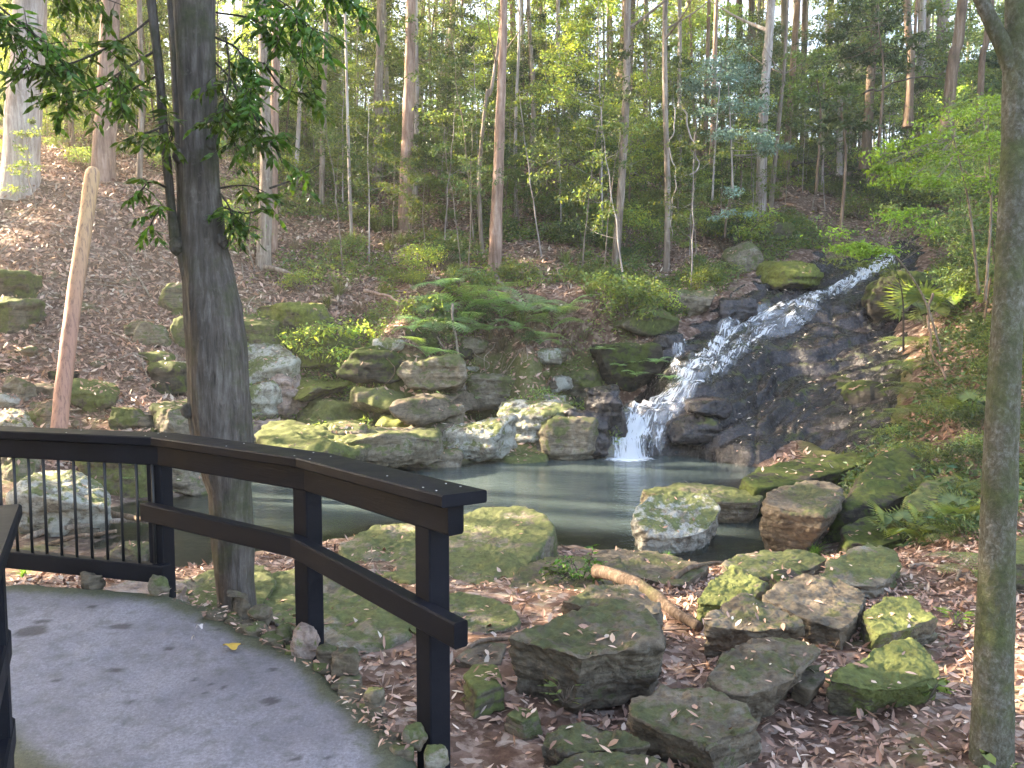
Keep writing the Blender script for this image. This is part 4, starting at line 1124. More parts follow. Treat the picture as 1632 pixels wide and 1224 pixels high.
for i, (x, y, r, lab) in enumerate([(-1.42, 2.33, .11, 'dark stone under the near handrail at the left edge of the photo'), (-1.36, 2.05, .09, 'brown stone low at the left edge below the near handrail')]):
    V, F = ICO[5]; rg = np.random.default_rng(i + 950)
    W = V * hull(V, [((lambda n: n / np.linalg.norm(n))(rg.normal(size=3)), rg.uniform(.8, 1.1)) for _ in range(12)] + BOX6, 16)[:, None] * r
    W = rough(W, vnormals(W, F), .04, 0.6, i * 5.1 + 60)
    finish_rock(W + np.array([x, y, zpath(y) + .03]), F, np.array([x, y, zpath(y)]), M_['rock_brown'], lab, name='edging_stone', cat='stone', leavesok=False)

rg = np.random.default_rng(321)
for i in range(26):                                # low stones bedded in the rim of the walkway
    f = rg.uniform(5, 10.9); j = int(f); q = PATH[j] * (1 - f + j) + PATH[j + 1] * (f - j); r = rg.uniform(.022, .055)
    V, F = ICO[4]
    W = V * hull(V, [((lambda n: n / np.linalg.norm(n))(rg.normal(size=3)), rg.uniform(.8, 1.1)) for _ in range(9)] + BOX6, 16)[:, None] * np.array([r * 1.2, r, r * .7])
    W = rough(W, vnormals(W, F), .02, 0.6, i * 3.3 + 7)
    cc = np.array([q[0] + rg.normal() * .015, q[1] + rg.normal() * .015, zpath(q[1]) - r * .25])
    finish_rock(W + cc, F, cc, M_[['rock_brown', 'rock_olive', 'rock_brown'][i % 3]], 'small rough stone bedded in the rim of the walkway', name='edging_stone', cat='stone', group='small stones bedded in the walkway rim', leavesok=False)

k = 0
while k < 70:                                      # small stones between the big ones of the far bank
    u, v = rg.uniform(-20, 960), rg.uniform(540, 745)
    q = gp(u, v, 9)
    if q[1] < 12.3 or q[2] < WATER - .1 or q[2] > 2.0: continue
    r = rg.uniform(.12, .42) * (1 if v > 640 else .7)
    V, F = ICO[4]
    W = V * hull(V, [((lambda n: n / np.linalg.norm(n))(rg.normal(size=3)), rg.uniform(.8, 1.1)) for _ in range(9)] + BOX6, 18)[:, None] * np.array([r * 1.3, r, r * .7])
    W = rough(W, vnormals(W, F), .06, 1.0, k * 3.3 + 70)
    finish_rock(W + q, F, q, M_[['rock_olive', 'rock_moss', 'rock_brown', 'rock_lichen', 'rock_black'][rg.integers(5)]], 'small stone wedged among the mossy rocks of the far bank', group='small stones of the far bank'); k += 1
# ------------------------------------------------------------------ trees
def tints(n, lo=0.6, hi=1.35, hue=0.18, rng=None):
    rng = rng or R
    v = rng.uniform(lo, hi, n)[:, None]
    h = rng.normal(0, hue, n)[:, None]
    return np.clip(v * np.hstack([1 + h, 1 + h * .15, 1 - h]), 0.05, 3)

def crown_leaves(mb, centers, radii, per, size, flat=0.5, droop=0.3, rng=None, shell=0.0, hue=0.15):
    rng = rng or R
    for c, r in zip(centers, radii):
        n = int(per * (0.6 + 0.8 * rng.random()))
        p = rng.normal(size=(n, 3)) * 0.48
        if shell: p = p / (np.linalg.norm(p, axis=1)[:, None] + .01) * (1 - shell * rng.random((n, 1)))
        p = c + p * np.array([r, r, r * flat])
        d = rdir(n, -droop, 0.6, rng)
        up = rdir(n, 1.3, 1, rng)
        L = size * rng.uniform(0.6, 1.3, n)
        k = rng.uniform(0.85, 1.15)
        mb.add(*leaves(p, d, up, L, L * 0.42, tints(n, .6 * k, 1.35 * k, hue, rng), fold=.1, droop=.12))

def make_tree(name, h, r0, lean, kind, seed, crown_from, crown_r, nbr, per, lsize, leafm, barkm, flat=0.45, wig=0.15, label=None, cat='tree', group=None, seg=10, brad=1.0):
    rg = np.random.default_rng(seed)
    t = empty(name, (0, 0, 0), label, cat, group)
    n = 14
    zz = np.linspace(0, 1, n)
    P_ = np.stack([lean[0] * zz * h + wig * np.cumsum(rg.normal(size=n)) * zz * .6, lean[1] * zz * h + wig * np.cumsum(rg.normal(size=n)) * zz * .6, zz * h - 0.3], 1)
    P_ = spline(P_, 40)
    rad = r0 * (1 - 0.8 * np.linspace(0, 1, 40)) * (1 + 0.35 * np.exp(-np.linspace(0, 1, 40) * 30))
    tb = MB(); tb.add(*tube(P_, rad, seg))
    cm = MB(); C = []; CR = []
    for i in range(nbr):
        f = crown_from + (1 - crown_from) * (i + rg.random()) / nbr
        b0 = P_[min(39, int(f * 39))]
        a = rg.uniform(0, 6.283); L = crown_r * rg.uniform(.45, 1.1) * (1.1 - 0.5 * (f - crown_from) / (1 - crown_from + 1e-6))
        e = b0 + np.array([math.cos(a) * L, math.sin(a) * L, L * rg.uniform(0.05, .75)])
        m1 = (b0 + e) / 2 + np.array([0, 0, -0.08 * L]) + rg.normal(size=3) * .06 * L
        Q = spline([b0, m1, e], 8)
        tb.add(*tube(Q, np.linspace(r0 * .22, r0 * .05, 8) * brad, 5))
        C.append(e); CR.append(L * rg.uniform(.35, .6))
        C.append(Q[5] + rg.normal(size=3) * .1 * L); CR.append(L * rg.uniform(.25, .45))
        for _ in range(2):
            e2 = e + rg.normal(size=3) * np.array([.4, .4, .15]) * L
            tb.add(*tube(spline([Q[4], e2], 4), np.linspace(r0 * .09, r0 * .03, 4) * brad, 4, False))
            C.append(e2); CR.append(L * rg.uniform(.2, .4))
    tb.build('trunk', barkm, t)
    crown_leaves(cm, C, CR, per, lsize, flat, rng=rg)
    cm.build('crown', leafm, t, smooth=False)
    return t

GUMS = [make_tree('gum_tree', 25, .24, (0.01 * s, 0), 0, 200 + i, .45, 4.2, 14, 80, .34, MAT['leaf_yellow'], MAT[b_], label='tall straight forest tree high on the far hillside', group='tall trees of the far forest')
        for i, (s, b_) in enumerate([(1, 'bark_white'), (-2, 'bark_two'), (2, 'bark_brown'), (0, 'bark_pink')])]
UND = [make_tree('understorey_tree', h, .055, (l, .02), 1, 300 + i, cf, cr, nb, per, ls, MAT[lm], MAT[bk], flat=fl, wig=.1, label='small leafy understorey tree growing between the tall trunks', group='understorey trees of the far forest', seg=7, brad=1.3)
       for i, (h, l, cf, cr, nb, per, ls, lm, bk, fl) in enumerate([
           (6.5, .05, .30, 1.9, 15, 95, .13, 'leaf_mid', 'bark_two', .4), (8.0, -.04, .22, 2.1, 20, 85, .14, 'leaf_mid', 'bark_brown', .35), (5.0, .02, .2, 1.7, 15, 100, .11, 'leaf_dark', 'bark_brown', .5), (9.5, .0, .25, 2.3, 24, 85, .15, 'leaf_yellow', 'bark_white', .4), (6.0, -.08, .15, 2.2, 18, 85, .13, 'leaf_yellow', 'bark_two', .5)])]
SAP = [make_tree('sapling', h, .022, (l, 0), 2, 400 + i, cf, cr, nb, per, .085, MAT[lm], MAT[bk], flat=.4, wig=.07, label='spindly sapling with sparse leaves on the far slope', group='spindly saplings on the far slope', seg=6)
       for i, (h, l, cf, cr, nb, per, lm, bk) in enumerate([(4.2, .04, .35, .8, 8, 34, 'leaf_mid', 'bark_white'), (3.2, -.06, .25, .8, 8, 40, 'leaf_mid', 'bark_two'), (5.2, .02, .5, .9, 8, 36, 'leaf_dark', 'bark_two')])]

def make_shrub(i, r, h, n, size, leafm, flat=.7):
    rg = np.random.default_rng(500 + i)
    t = empty('shrub', (0, 0, 0), 'low leafy shrub on the far slope', 'shrub', 'low shrubs scattered on the slopes')
    tb, cm = MB(), MB(); C, CR = [], []
    for k in range(16):
        a = rg.uniform(0, 6.283); e = np.array([math.cos(a), math.sin(a), 0]) * r * rg.uniform(.15, 1) + np.array([0, 0, h * rg.uniform(.35, 1)])
        tb.add(*tube(spline([(0, 0, -.05), e * .5 + rg.normal(size=3) * .05, e], 6), np.linspace(.012, .004, 6), 4, False))
        C.append(e); CR.append(r * rg.uniform(.3, .55))
    tb.build('stem', MAT['twig'], t)
    crown_leaves(cm, C, CR, n // 16, size, flat, rng=rg)
    cm.build('foliage', leafm, t, smooth=False)
    return t
SHR = [make_shrub(0, .6, .7, 1300, .085, MAT['leaf_mid']), make_shrub(1, .5, .5, 1100, .07, MAT['leaf_dark']), make_shrub(2, .7, .9, 1300, .10, MAT['leaf_mid'], .5), make_shrub(3, .45, .4, 900, .06, MAT['leaf_grey'])]

def make_fern(i, nf, L, droop=.5):
    rg = np.random.default_rng(600 + i)
    t = empty('fern', (0, 0, 0), 'green fern with arching feathery fronds', 'fern', 'ferns')
    for k in range(nf):
        mb = MB()
        a = 6.283 * k / nf + rg.uniform(-.3, .3); l = L * rg.uniform(.7, 1.15); el = rg.uniform(.5, 1.1)
        n = 18; s = np.linspace(0, 1, n)
        ang = el - s * (el + droop)
        rr = np.concatenate([[0], np.cumsum(np.cos(ang[:-1]))]) * l / n; zz = np.concatenate([[0], np.cumsum(np.sin(ang[:-1]))]) * l / n
        P_ = np.stack([np.cos(a) * rr, np.sin(a) * rr, zz], 1)
        mb.add(*tube(P_, np.linspace(.006, .002, n) * L, 4, False), np.array([.8, .8, .6]))
        T = np.gradient(P_, axis=0); T /= np.linalg.norm(T, axis=1)[:, None]
        side = np.array([-math.sin(a), math.cos(a), 0]); up = np.cross(T, side) * -1
        for j in range(3, n):
            w = l * .27 * math.sin(math.pi * min(1, (1.05 - s[j]) ** .8)) * (0.5 + .5 * min(1, s[j] * 4)) + .01
            for sg in (-1, 1):
                q0 = P_[j]; dirv = side * sg + T[j] * .45 + np.array([0, 0, -.12]); dirv /= np.linalg.norm(dirv)
                m_ = 9; f = np.linspace(.08, .95, m_)
                pp = q0 + dirv * (f * w)[:, None]
                pl = w * .115 * (1.15 - f) + .004
                for s2 in (-1, 1):
                    dd = np.tile(T[j] * s2 + dirv * .5, (m_, 1))
                    mb.add(*leaves(pp, dd, np.tile(up[j] + rg.normal(size=3) * .1, (m_, 1)), pl, w * .10, tints(m_, .8, 1.2, .08, rg), fold=0.02))
        mb.build('frond', MAT['fern'], t, smooth=False)
    return t
FERN = [make_fern(0, 8, 1.15), make_fern(1, 6, .8, .7), make_fern(2, 9, .55, .4)]

def make_tuft(i, n, L, mat, w=.012, spread=1.0, label='tuft of long grass', group='grass tufts'):
    rg = np.random.default_rng(700 + i); t = empty('grass_tuft', (0, 0, 0), label, 'grass tuft', group)
    mb = MB()
    for k in range(n):
        a = rg.uniform(0, 6.283); l = L * rg.uniform(.5, 1.1); el = rg.uniform(.7, 1.5); s = np.linspace(0, 1, 7)
        ang = el - s ** 1.3 * rg.uniform(1.2, 2.4) * spread
        rr = np.concatenate([[0], np.cumsum(np.cos(ang[:-1]))]) * l / 6; zz = np.concatenate([[0], np.cumsum(np.sin(ang[:-1]))]) * l / 6
        P_ = np.stack([np.cos(a) * rr, np.sin(a) * rr, zz], 1) + np.array([*rg.normal(size=2) * L * .06, -.02])
        sd = np.array([-math.sin(a), math.cos(a), 0]) * w * .5
        ww = (1 - s ** 2)[:, None]
        V = np.concatenate([P_ - sd * ww, P_ + sd * ww]); j = np.arange(6)
        mb.add(V, np.stack([j, j + 1, j + 8, j + 7], -1), np.repeat(tints(1, .6, 1.4, .12, rg), 14, 0))
    mb.build('blades', mat, t)
    return t
TUFT = [make_tuft(0, 120, .65, MAT['grass']), make_tuft(1, 150, .75, MAT['dry'], .009), make_tuft(2, 90, .38, MAT['leaf_bright'], .011)]

used = {}
def place(src, loc, rz=None, sc=1.0, label=None, group=None, mats=None, tilt=(0, 0)):
    rz = R.uniform(0, 6.283) if rz is None else rz
    if id(src) not in used:
        used[id(src)] = 1
        src.location = [float(c) for c in loc]; src.rotation_euler = (tilt[0], tilt[1], rz); src.scale = (sc,) * 3 if np.isscalar(sc) else sc
        if label: src['label'] = label
        if group: src['group'] = group
        elif label and 'group' in src: del src['group']
        if mats:
            for ch in src.children:
                k = ch.name.split('.')[0]
                if k in mats: ch.material_slots[0].link = 'OBJECT'; ch.material_slots[0].material = mats[k]
        return src
    o = copy_thing(src, loc, rz, sc, label, group, mats, tilt)
    if label and not group and 'group' in o: del o['group']
    return o
def onground(x, y, dz=0.0): return (x, y, float(ground(np.array([x]), np.array([y]))[0]) + dz)

# random forest first, so that prototypes keep the shared labels
rg = np.random.default_rng(42)
def okspot(x, y):
    if sdpoly(np.array([x]), np.array([y]), FACE)[0] > -0.5: return False
    u = 816 + FPX * x / y
    if 1240 < u < 1480 and y < 34: return False
    return True
nplace = 0
while nplace < 64:
    y = rg.uniform(32, 72); x = rg.uniform(-1.0, .95) * (y * .72 + 2)
    if not okspot(x, y): continue
    s = rg.uniform(.75, 1.25)
    bk = ['bark_white', 'bark_two', 'bark_brown', 'bark_pink', 'bark_two'][rg.integers(5)]
    place(GUMS[nplace % 4], onground(x, y, -.1), sc=(s * rg.uniform(.5, 1.1), s * rg.uniform(.5, 1.1), s), mats={'trunk': MAT[bk], 'crown': MAT['leaf_yellow' if rg.random() < .6 else 'leaf_mid']}, tilt=(rg.normal() * .02, rg.normal() * .025))
    nplace += 1
nplace = 0
while nplace < 190:
    y = 25 + 34 * rg.random() ** 1.2; x = rg.uniform(-1.0, .95) * (y * .66)
    if not okspot(x, y): continue
    u = 816 + FPX * x / y
    yel = y > 38 and u < 1150  # crowns on the far crest take the sun-glow colour
    if y > 38 and x < 6 and rg.random() < .5: continue
    lm = 'leaf_yellow' if yel or rg.random() < .25 else ('leaf_mid' if rg.random() < .65 else 'leaf_dark')
    place(UND[nplace % 5], onground(x, y, -.05), sc=rg.uniform(.55, 1.15) * (1 if y > 31 else .7), mats={'crown': MAT[lm]})
    nplace += 1
nplace = 0
while nplace < 40:  # leafy trees added outside the view to keep sun off the foreground
    y = rg.uniform(-5, 9); x = rg.uniform(-16, -6)
    if x > -.64 * max(y, 0) - 5.6: continue
    place(UND[nplace % 5], onground(x, y, -.1), sc=rg.uniform(1.0, 1.5), label='broad leafy tree added beyond the left edge of the view to shade the foreground', group='added shade trees beyond the left edge', mats={'crown': MAT['leaf_mid']})
    nplace += 1
nplace = 0
while nplace < 85:
    y = rg.uniform(31, 64); x = rg.uniform(-.62, .5) * y
    if not okspot(x, y): continue
    s = rg.uniform(.7, 1.0)
    place(GUMS[nplace % 4], onground(x, y, -.1), sc=(s * .42, s * .42, s), mats={'trunk': MAT['bark_white' if rg.random() < .6 else 'bark_pink'], 'crown': MAT['leaf_yellow']}, tilt=(rg.normal() * .02, rg.normal() * .03))
    nplace += 1
# out-of-view trees added on the left slope to block the low sun
nplace = 0
while nplace < 66:
    y = rg.uniform(-6, 29); x = rg.uniform(-44, -13)
    if x > -.66 * y - 5: continue
    s = rg.uniform(.6, 1.0)
    place(GUMS[nplace % 4], onground(x, y, -.1), sc=(s * 1.25, s * 1.25, s), label='tall tree added out of view on the left slope to block the sun', group='added sun blocking trees left of the walkway', mats={'trunk': MAT['bark_two'], 'crown': MAT['leaf_mid']})
    nplace += 1
# right hand thicket, deeper green
nplace = 0
while nplace < 46:
    y = rg.uniform(13, 40); x = y * rg.uniform(.44, .80)
    if sdpoly(np.array([x]), np.array([y]), FACE)[0] > -0.6: continue
    if y < 22 and x / y < .5: continue
    place(UND[[1, 2, 0, 4][nplace % 4]], onground(x, y, -.05), sc=rg.uniform(.5, 1.0) * (1 if y > 22 else .55), mats={'crown': MAT['leaf_mid' if rg.random() < .5 else 'leaf_dark']})
    nplace += 1
nplace = 0
while nplace < 140:
    y = rg.uniform(19, 44); x = y * rg.uniform(-.62, .40)
    z = float(H0(x, y))
    if z < 1.0 or sdpoly(np.array([x]), np.array([y]), FACE)[0] > -0.4: continue
    u = 816 + FPX * x / y
    if u < 400 and rg.random() < .75: continue
    place(SAP[nplace % 3], onground(x, y, -.05), sc=rg.uniform(.6, 1.25), tilt=(rg.normal() * .08, rg.normal() * .1))
    nplace += 1
nplace = 0
while nplace < 290:
    y = rg.uniform(18.5, 42); x = y * rg.uniform(-.62, .66)
    z = float(H0(x, y))
    if z < 0.3 or sdpoly(np.array([x]), np.array([y]), FACE)[0] > -0.3: continue
    u = 816 + FPX * x / y
    if u < 480 and y < 24 and rg.random() < .85: continue
    if 1200 < u < 1340 and 25 < y < 32 and rg.random() < .8: continue
    place(SHR[nplace % 4], onground(x, y, -.03), sc=rg.uniform(.5, 1.3), mats={'foliage': MAT[['leaf_mid', 'leaf_mid', 'leaf_dark', 'leaf_yellow'][rg.integers(4)]]})
    nplace += 1
# right bank undergrowth
nplace = 0
while nplace < 75:
    y = rg.uniform(7.5, 24); x = y * rg.uniform(.43, .72)
    if sdpoly(np.array([x]), np.array([y]), FACE)[0] > -0.4 or (x / y < .52 and y < 11): continue
    place(SHR[nplace % 4], onground(x, y, -.03), sc=rg.uniform(.4, .9) * (.55 if y < 12 else 1), label='leafy bush in the undergrowth of the right bank', group='bushes on the right bank', mats={'foliage': MAT[['leaf_dark', 'leaf_mid', 'leaf_dark'][rg.integers(3)]]})
    nplace += 1
# grass tufts on the slope
for (u, v) in [(540, 470), (560, 430), (620, 400), (660, 455), (520, 490), (600, 370), (640, 390), (1100, 440), (960, 400), (900, 420), (1020, 450), (1110, 480), (1150, 445), (830, 520), (700, 380), (870, 500), (940, 470), (760, 400), (1000, 470), (560, 390), (590, 440), (610, 470), (1170, 430), (720, 440)]:
    q = gp(u, v, 12); place(TUFT[0], q, sc=rg.uniform(.7, 1.3), label='tuft of long green grass on the far slope', group='green grass tufts on the far slope')
for (u, v) in [(530, 530), (545, 560), (570, 500), (870, 590), (905, 560), (800, 560), (655, 500), (495, 395), (780, 540), (850, 540), (470, 400), (930, 540), (690, 480)]:
    q = gp(u, v, 12); place(TUFT[1], q, sc=rg.uniform(.6, 1.1), label='tuft of dry brownish grass on the rocky bank', group='dry grass tufts on the bank')

# ferns
FERNSPOT = []
for k, (u, v, s, j) in enumerate([(690, 545, 1.05, 0), (735, 520, 1.1, 0), (770, 510, 1, 0), (800, 525, 1, 0), (715, 480, .9, 0), (680, 590, .75, 0), (740, 555, .95, 0), (840, 515, 1, 0), (880, 545, .9, 0), (900, 520, .8, 0), (780, 550, .8, 1), (820, 550, .8, 1), (700, 515, 1.0, 1), (660, 550, .8, 1), (760, 480, .8, 1), (860, 570, .8, 1)]):
    q = gp(u, v, 12); q[2] += .30; FERNSPOT.append(q[:2].copy())
    place(FERN[j], q, sc=s * 1.15, label='bright fern on the bank above the rocky waterline', group='ferns on the bank across the pool', tilt=(.25, 0))
for (u, v, s) in [(1440, 560, 1), (1452, 600, 1), (1446, 640, 1), (1430, 680, .9), (1400, 705, .8), (1458, 520, 1), (1465, 480, 1), (1440, 590, .8), (1462, 560, 1.1), (1470, 640, 1.1), (1450, 670, 1)]:
    q = gp(u, v, 9); q[2] += .05
    place(FERN[1], q, sc=s, label='fern overhanging the right edge of the wet rock face', group='ferns along the right edge of the rock face', mats={'frond': MAT['leaf_mid']})
for (u, v, s) in [(640, 690, .8), (655, 665, .8), (625, 650, .6), (750, 640, .6), (600, 715, .6), (985, 585, .7), (1010, 600, .8), (1040, 580, .8), (1060, 605, .6), (960, 560, .8), (730, 610, .7), (210, 740, .8), (225, 760, .8), (160, 700, .5)]:
    q = gp(u, v, 9); q[1] -= .5; q[2] = px(u, v, q[1])[2]
    place(FERN[2], q, sc=s, label='small fern tucked among the mossy rocks of the far waterline', group='small ferns on the waterline rocks')
nplace = 0
while nplace < 90:
    y = rg.uniform(6.8, 20); x = y * rg.uniform(.42, .66)
    if sdpoly(np.array([x]), np.array([y]), FACE)[0] > -0.1 or (x / y < .53 and y < 10.5): continue
    place(FERN[[1, 2, 1][nplace % 3]], onground(x, y, .02), sc=rg.uniform(.35, .65), label='fern in the undergrowth of the right bank', group='ferns on the right bank', mats={'frond': MAT['leaf_mid']})
    nplace += 1
place(TUFT[2], gp(1268, 872, 6), sc=1.0, label='fresh green grass tuft at the right end of the pool')
place(TUFT[2], gp(1300, 885, 6), sc=.75, label='smaller green grass tuft right beside the fresh one')
place(TUFT[2], gp(1062, 893, 6), sc=.45, label='tiny green grass tuft on the slab below the lichen boulder')
place(TUFT[2], gp(38, 918, 5), sc=.5, label='green grass tuft behind the bottom rail of the fence panel')

# palms with fan leaves
def make_palm(loc, r, nl, label, h=.5):
    rg = np.random.default_rng(int(r * 100) + nl); t = empty('fan_palm', loc, label, 'palm')
    for k in range(nl):
        mb = MB(); a = 6.283 * k / nl + rg.uniform(-.4, .4); e = np.array([math.cos(a) * r * .7, math.sin(a) * r * .7, h * rg.uniform(.6, 1.2)])
        mb.add(*tube(spline([(0, 0, 0), e * .5 + [0, 0, .1], e], 6), .006, 4, False), np.array([.6, .6, .6]))
        d = e / np.linalg.norm(e); s = np.cross(d, (0, 0, 1)); s /= np.linalg.norm(s)
        n = 18; th = np.linspace(-2.0, 2.0, n)
        dd = np.cos(th)[:, None] * d + np.sin(th)[:, None] * s + np.array([0, 0, -.15])
        mb.add(*leaves(np.tile(e, (n, 1)), dd, np.tile(np.cross(s, d), (n, 1)), r * .75, r * .085, tints(n, .9, 1.3, .08, rg), fold=.02, droop=.15, fine=True))
        mb.build('fan_leaf', MAT['leaf_mid'], t)
    return t
for (u, v, Y, r, nl, lab) in [(1478, 455, 17.5, .75, 7, 'fan palm on the right bank level with the top of the falls'), (1440, 850, 9.0, .30, 8, 'palm seedling with narrow fans behind the red brown fern litter'), (1490, 848, 8.6, .26, 7, 'palm seedling left of the mossy trunk'), (1535, 835, 8.4, .3, 7, 'palm seedling nearest the mossy trunk'), (1545, 600, 12.5, .4, 7, 'drooping grey palm left of the mossy trunk')]:
    q = px(u, v, Y); q[2] = min(q[2], float(ground(q[0:1], q[1:2])[0]) + (.5 if r > .5 else .05)); make_palm(q, r, nl, lab, r * .8)

# named tall trees of the far bank
def trunk_mesh(P_, rad, seg, flute=0.06, seed=0):
    V, F = tube(P_, rad, seg, False)
    n = len(P_); V = V.reshape(n, seg, 3); c = np.asarray(P_)[:, None]
    d = V - c; rr = np.linalg.norm(d, axis=2, keepdims=True)
    q = (V * np.array([1, 1, .25])).reshape(-1, 3)
    k = fbm(q, 1.2 / rr.mean(), 3, seed=seed).reshape(n, seg, 1) * flute
    V = c + d * (1 + k)
    return V.reshape(-1, 3), F
CROWN_SRC = [[c for c in g_.children if c.name.startswith('crown')][0].data for g_ in GUMS]
def key_tree(pts, w0, w1, Y, bark, label, seed, h=24, leafm='leaf_mid', crown=True, stub=False, dy=0.0):
    """pts: photo points from the base up; the trunk goes on above the frame"""
    P_ = [px(u, v, Y + dy * (pts[0][1] - v) / 400) for (u, v) in pts]
    base = P_[0].copy(); t = empty('gum_tree', base, label, 'tree')
    d = P_[-1] - P_[-2]; d /= np.linalg.norm(d); d = d * .5 + np.array([0, 0, .5]); d /= np.linalg.norm(d)
    top = base[2] + h
    if not stub:
        L = (top - P_[-1][2]); P_ += [P_[-1] + d * L * .5 , P_[-1] + d * L + np.array([.3, 0, 0])]
    P_ = [P_[0] + (P_[0] - P_[1]) / np.linalg.norm(P_[0] - P_[1]) * .5] + P_
    n = 70; S = spline(P_, n) - base
    zr = (S[:, 2] - S[0, 2]); zr /= zr[-1]
    vis = (P_[len(pts)][2] - P_[1][2]) / (top - base[2]) if not stub else 1
    r0, r1 = w0 / FPX * Y / 2, w1 / FPX * Y / 2
    rad = np.interp(zr, [0, vis, 1], [r0, r1, r1 * .35]) * (1 + .5 * np.exp(-zr * h / .35) * (r0 > .06))
    mb = MB(); mb.add(*trunk_mesh(S, rad, 16, .10, seed)); 
    rg = np.random.default_rng(seed)
    for k in range(7 if crown else 0):
        i = int(n * rg.uniform(.6, .95)); a = rg.uniform(0, 6.28); e = S[i] + np.array([math.cos(a), math.sin(a), .7]) * rg.uniform(1, 2.5)
        mb.add(*tube(spline([S[i], (S[i] + e) / 2 - [0, 0, .1], e], 6), np.linspace(r1 * .5, r1 * .1, 6), 5, False))
    mb.build('trunk', MAT[bark], t)
    if crown:
        me = CROWN_SRC[seed % 4].copy(); me.materials.clear(); me.materials.append(MAT[leafm])
        o = link('crown', me, t); f = h / 25; o.location = S[-1] - np.array([0, 0, 25 * f * .97]); o.scale = (f, f, f)
    return t
KT = [
 ([(30, 292), (38, 150), (48, 0)], 58, 46, 22, 'bark_white', 'thick pale furrowed trunk at the far left, top of the leaf slope'),
 ([(164, 290), (170, 150), (176, 0)], 36, 28, 22.6, 'bark_pink', 'reddish trunk directly above the leaning log'),
 ([(420, 425), (424, 250), (418, 0)], 24, 13, 21.8, 'bark_two', 'mauve grey trunk right of the big tree, left one of a pair'),
 ([(434, 400), (436, 250), (440, 0)], 16, 12, 22.4, 'bark_pink', 'pinkish trunk right of the big tree, right one of a pair'),
 ([(600, 300), (603, 150), (608, 0)], 16, 13, 30, 'bark_two', 'pale brown trunk left of the tree with a dark brown foot'),
 ([(645, 368), (650, 200), (655, 0)], 22, 15, 25, 'bark_pink', 'tall trunk with dark brown foot and pale upper half'),
 ([(661, 330), (664, 180), (662, 0)], 9, 7, 26.5, 'bark_white', 'slender pale trunk touching the one with the dark foot'),
 ([(684, 195), (702, 170), (708, 120), (714, 60), (722, 0)], 9, 7, 38, 'bark_white', 'thin pale trunk that curves at its foot, high on the slope'),
 ([(710, 215), (714, 120), (722, 0)], 12, 9, 40, 'bark_two', 'straight trunk just behind the curved thin one'),
 ([(788, 436), (795, 250), (800, 120), (803, 0)], 22, 11, 22.4, 'bark_pink', 'smooth pink grey trunk in the centre of the photo, base by the ferns'),
 ([(822, 345), (822, 180), (828, 40)], 6, 4, 27, 'bark_white', 'very thin white stem right of the central pink trunk'),
 ([(845, 300), (850, 150), (842, 0)], 8, 6, 31, 'bark_two', 'thin greyish trunk second to the right of the central pink trunk'),
 ([(980, 428), (990, 300), (998, 150), (1000, 0)], 13, 11, 23, 'bark_two', 'slim mottled trunk leaning slightly right, left of the grey green tree'),
 ([(985, 270), (992, 150), (1003, 0)], 32, 22, 32, 'bark_brown', 'broad brown trunk behind the slim mottled one'),
 ([(1062, 432), (1064, 300), (1060, 150), (1060, 0)], 10, 8, 23.6, 'bark_two', 'thin vine hung trunk just left of the grey green tree'),
 ([(1212, 350), (1216, 200), (1222, 100), (1229, 0)], 17, 13, 27.6, 'bark_white', 'pale trunk rising behind the grey green tree on the leafy knoll'),
 ([(1226, 352), (1236, 250), (1246, 150), (1252, 70)], 8, 5, 27.4, 'bark_two', 'thin twin stem right of the pale trunk on the knoll'),
 ([(1200, 240), (1198, 120), (1198, 0)], 12, 10, 38, 'bark_brown', 'dark trunk left of the pale one on the knoll, farther back'),
 ([(1180, 240), (1180, 120), (1178, 0)], 11, 10, 40, 'bark_brown', 'dark trunk farther back, above the middle of the grey green tree'),
 ([(1380, 250), (1388, 120), (1396, 0)], 15, 12, 33, 'bark_brown', 'brown trunk above the gully, left of the bright green sapling'),
 ([(1448, 180), (1452, 90), (1445, 0)], 13, 11, 30, 'bark_brown', 'brown trunk above the bright green sapling, upper right'),
 ([(1510, 190), (1520, 90), (1534, 0)], 18, 15, 24, 'bark_brown', 'leaning brown trunk left of the mossy tree'),
 ([(1560, 200), (1566, 90), (1580, 0)], 10, 9, 24, 'bark_brown', 'thin leaning trunk right beside the mossy tree'),
 ([(1338, 260), (1340, 120), (1350, 0)], 9, 7, 34, 'bark_white', 'thin pale trunk in the bright gap of the upper right'),
 ([(470, 300), (478, 150), (475, 0)], 7, 6, 30, 'bark_white', 'white stem behind the drooping leaves, right of the trunk pair'),
 ([(512, 330), (516, 150), (520, 0)], 9, 7, 28, 'bark_two', 'grey brown stem behind the drooping leaves, nearest the open slope'),
 ([(110, 230), (108, 120), (104, 0)], 16, 13, 30, 'bark_brown', 'brown trunk standing between the pale left trunk and the reddish one'),
 ([(222, 290), (226, 150), (222, 0)], 9, 8, 27, 'bark_two', 'thin trunk between the reddish trunk and the big grey tree'),
 ([(560, 380), (556, 250), (552, 100)], 6, 4, 24.5, 'bark_white', 'bare white stem over the grassy slope left of the centre'),
 ([(768, 400), (764, 280), (776, 150), (790, 100)], 7, 5, 23.6, 'bark_two', 'crooked viny stem just left of the central pink trunk'),
]
for k, (pts, w0, w1, Y, bk, lab) in enumerate(KT):
    q = gp(pts[0][0], pts[0][1], 12)
    key_tree(pts, w0, w1, q[1] if abs(q[1] - Y) < 6 else Y, bk, lab, 800 + k, leafm='leaf_mid' if pts[0][0] > 900 else 'leaf_yellow')

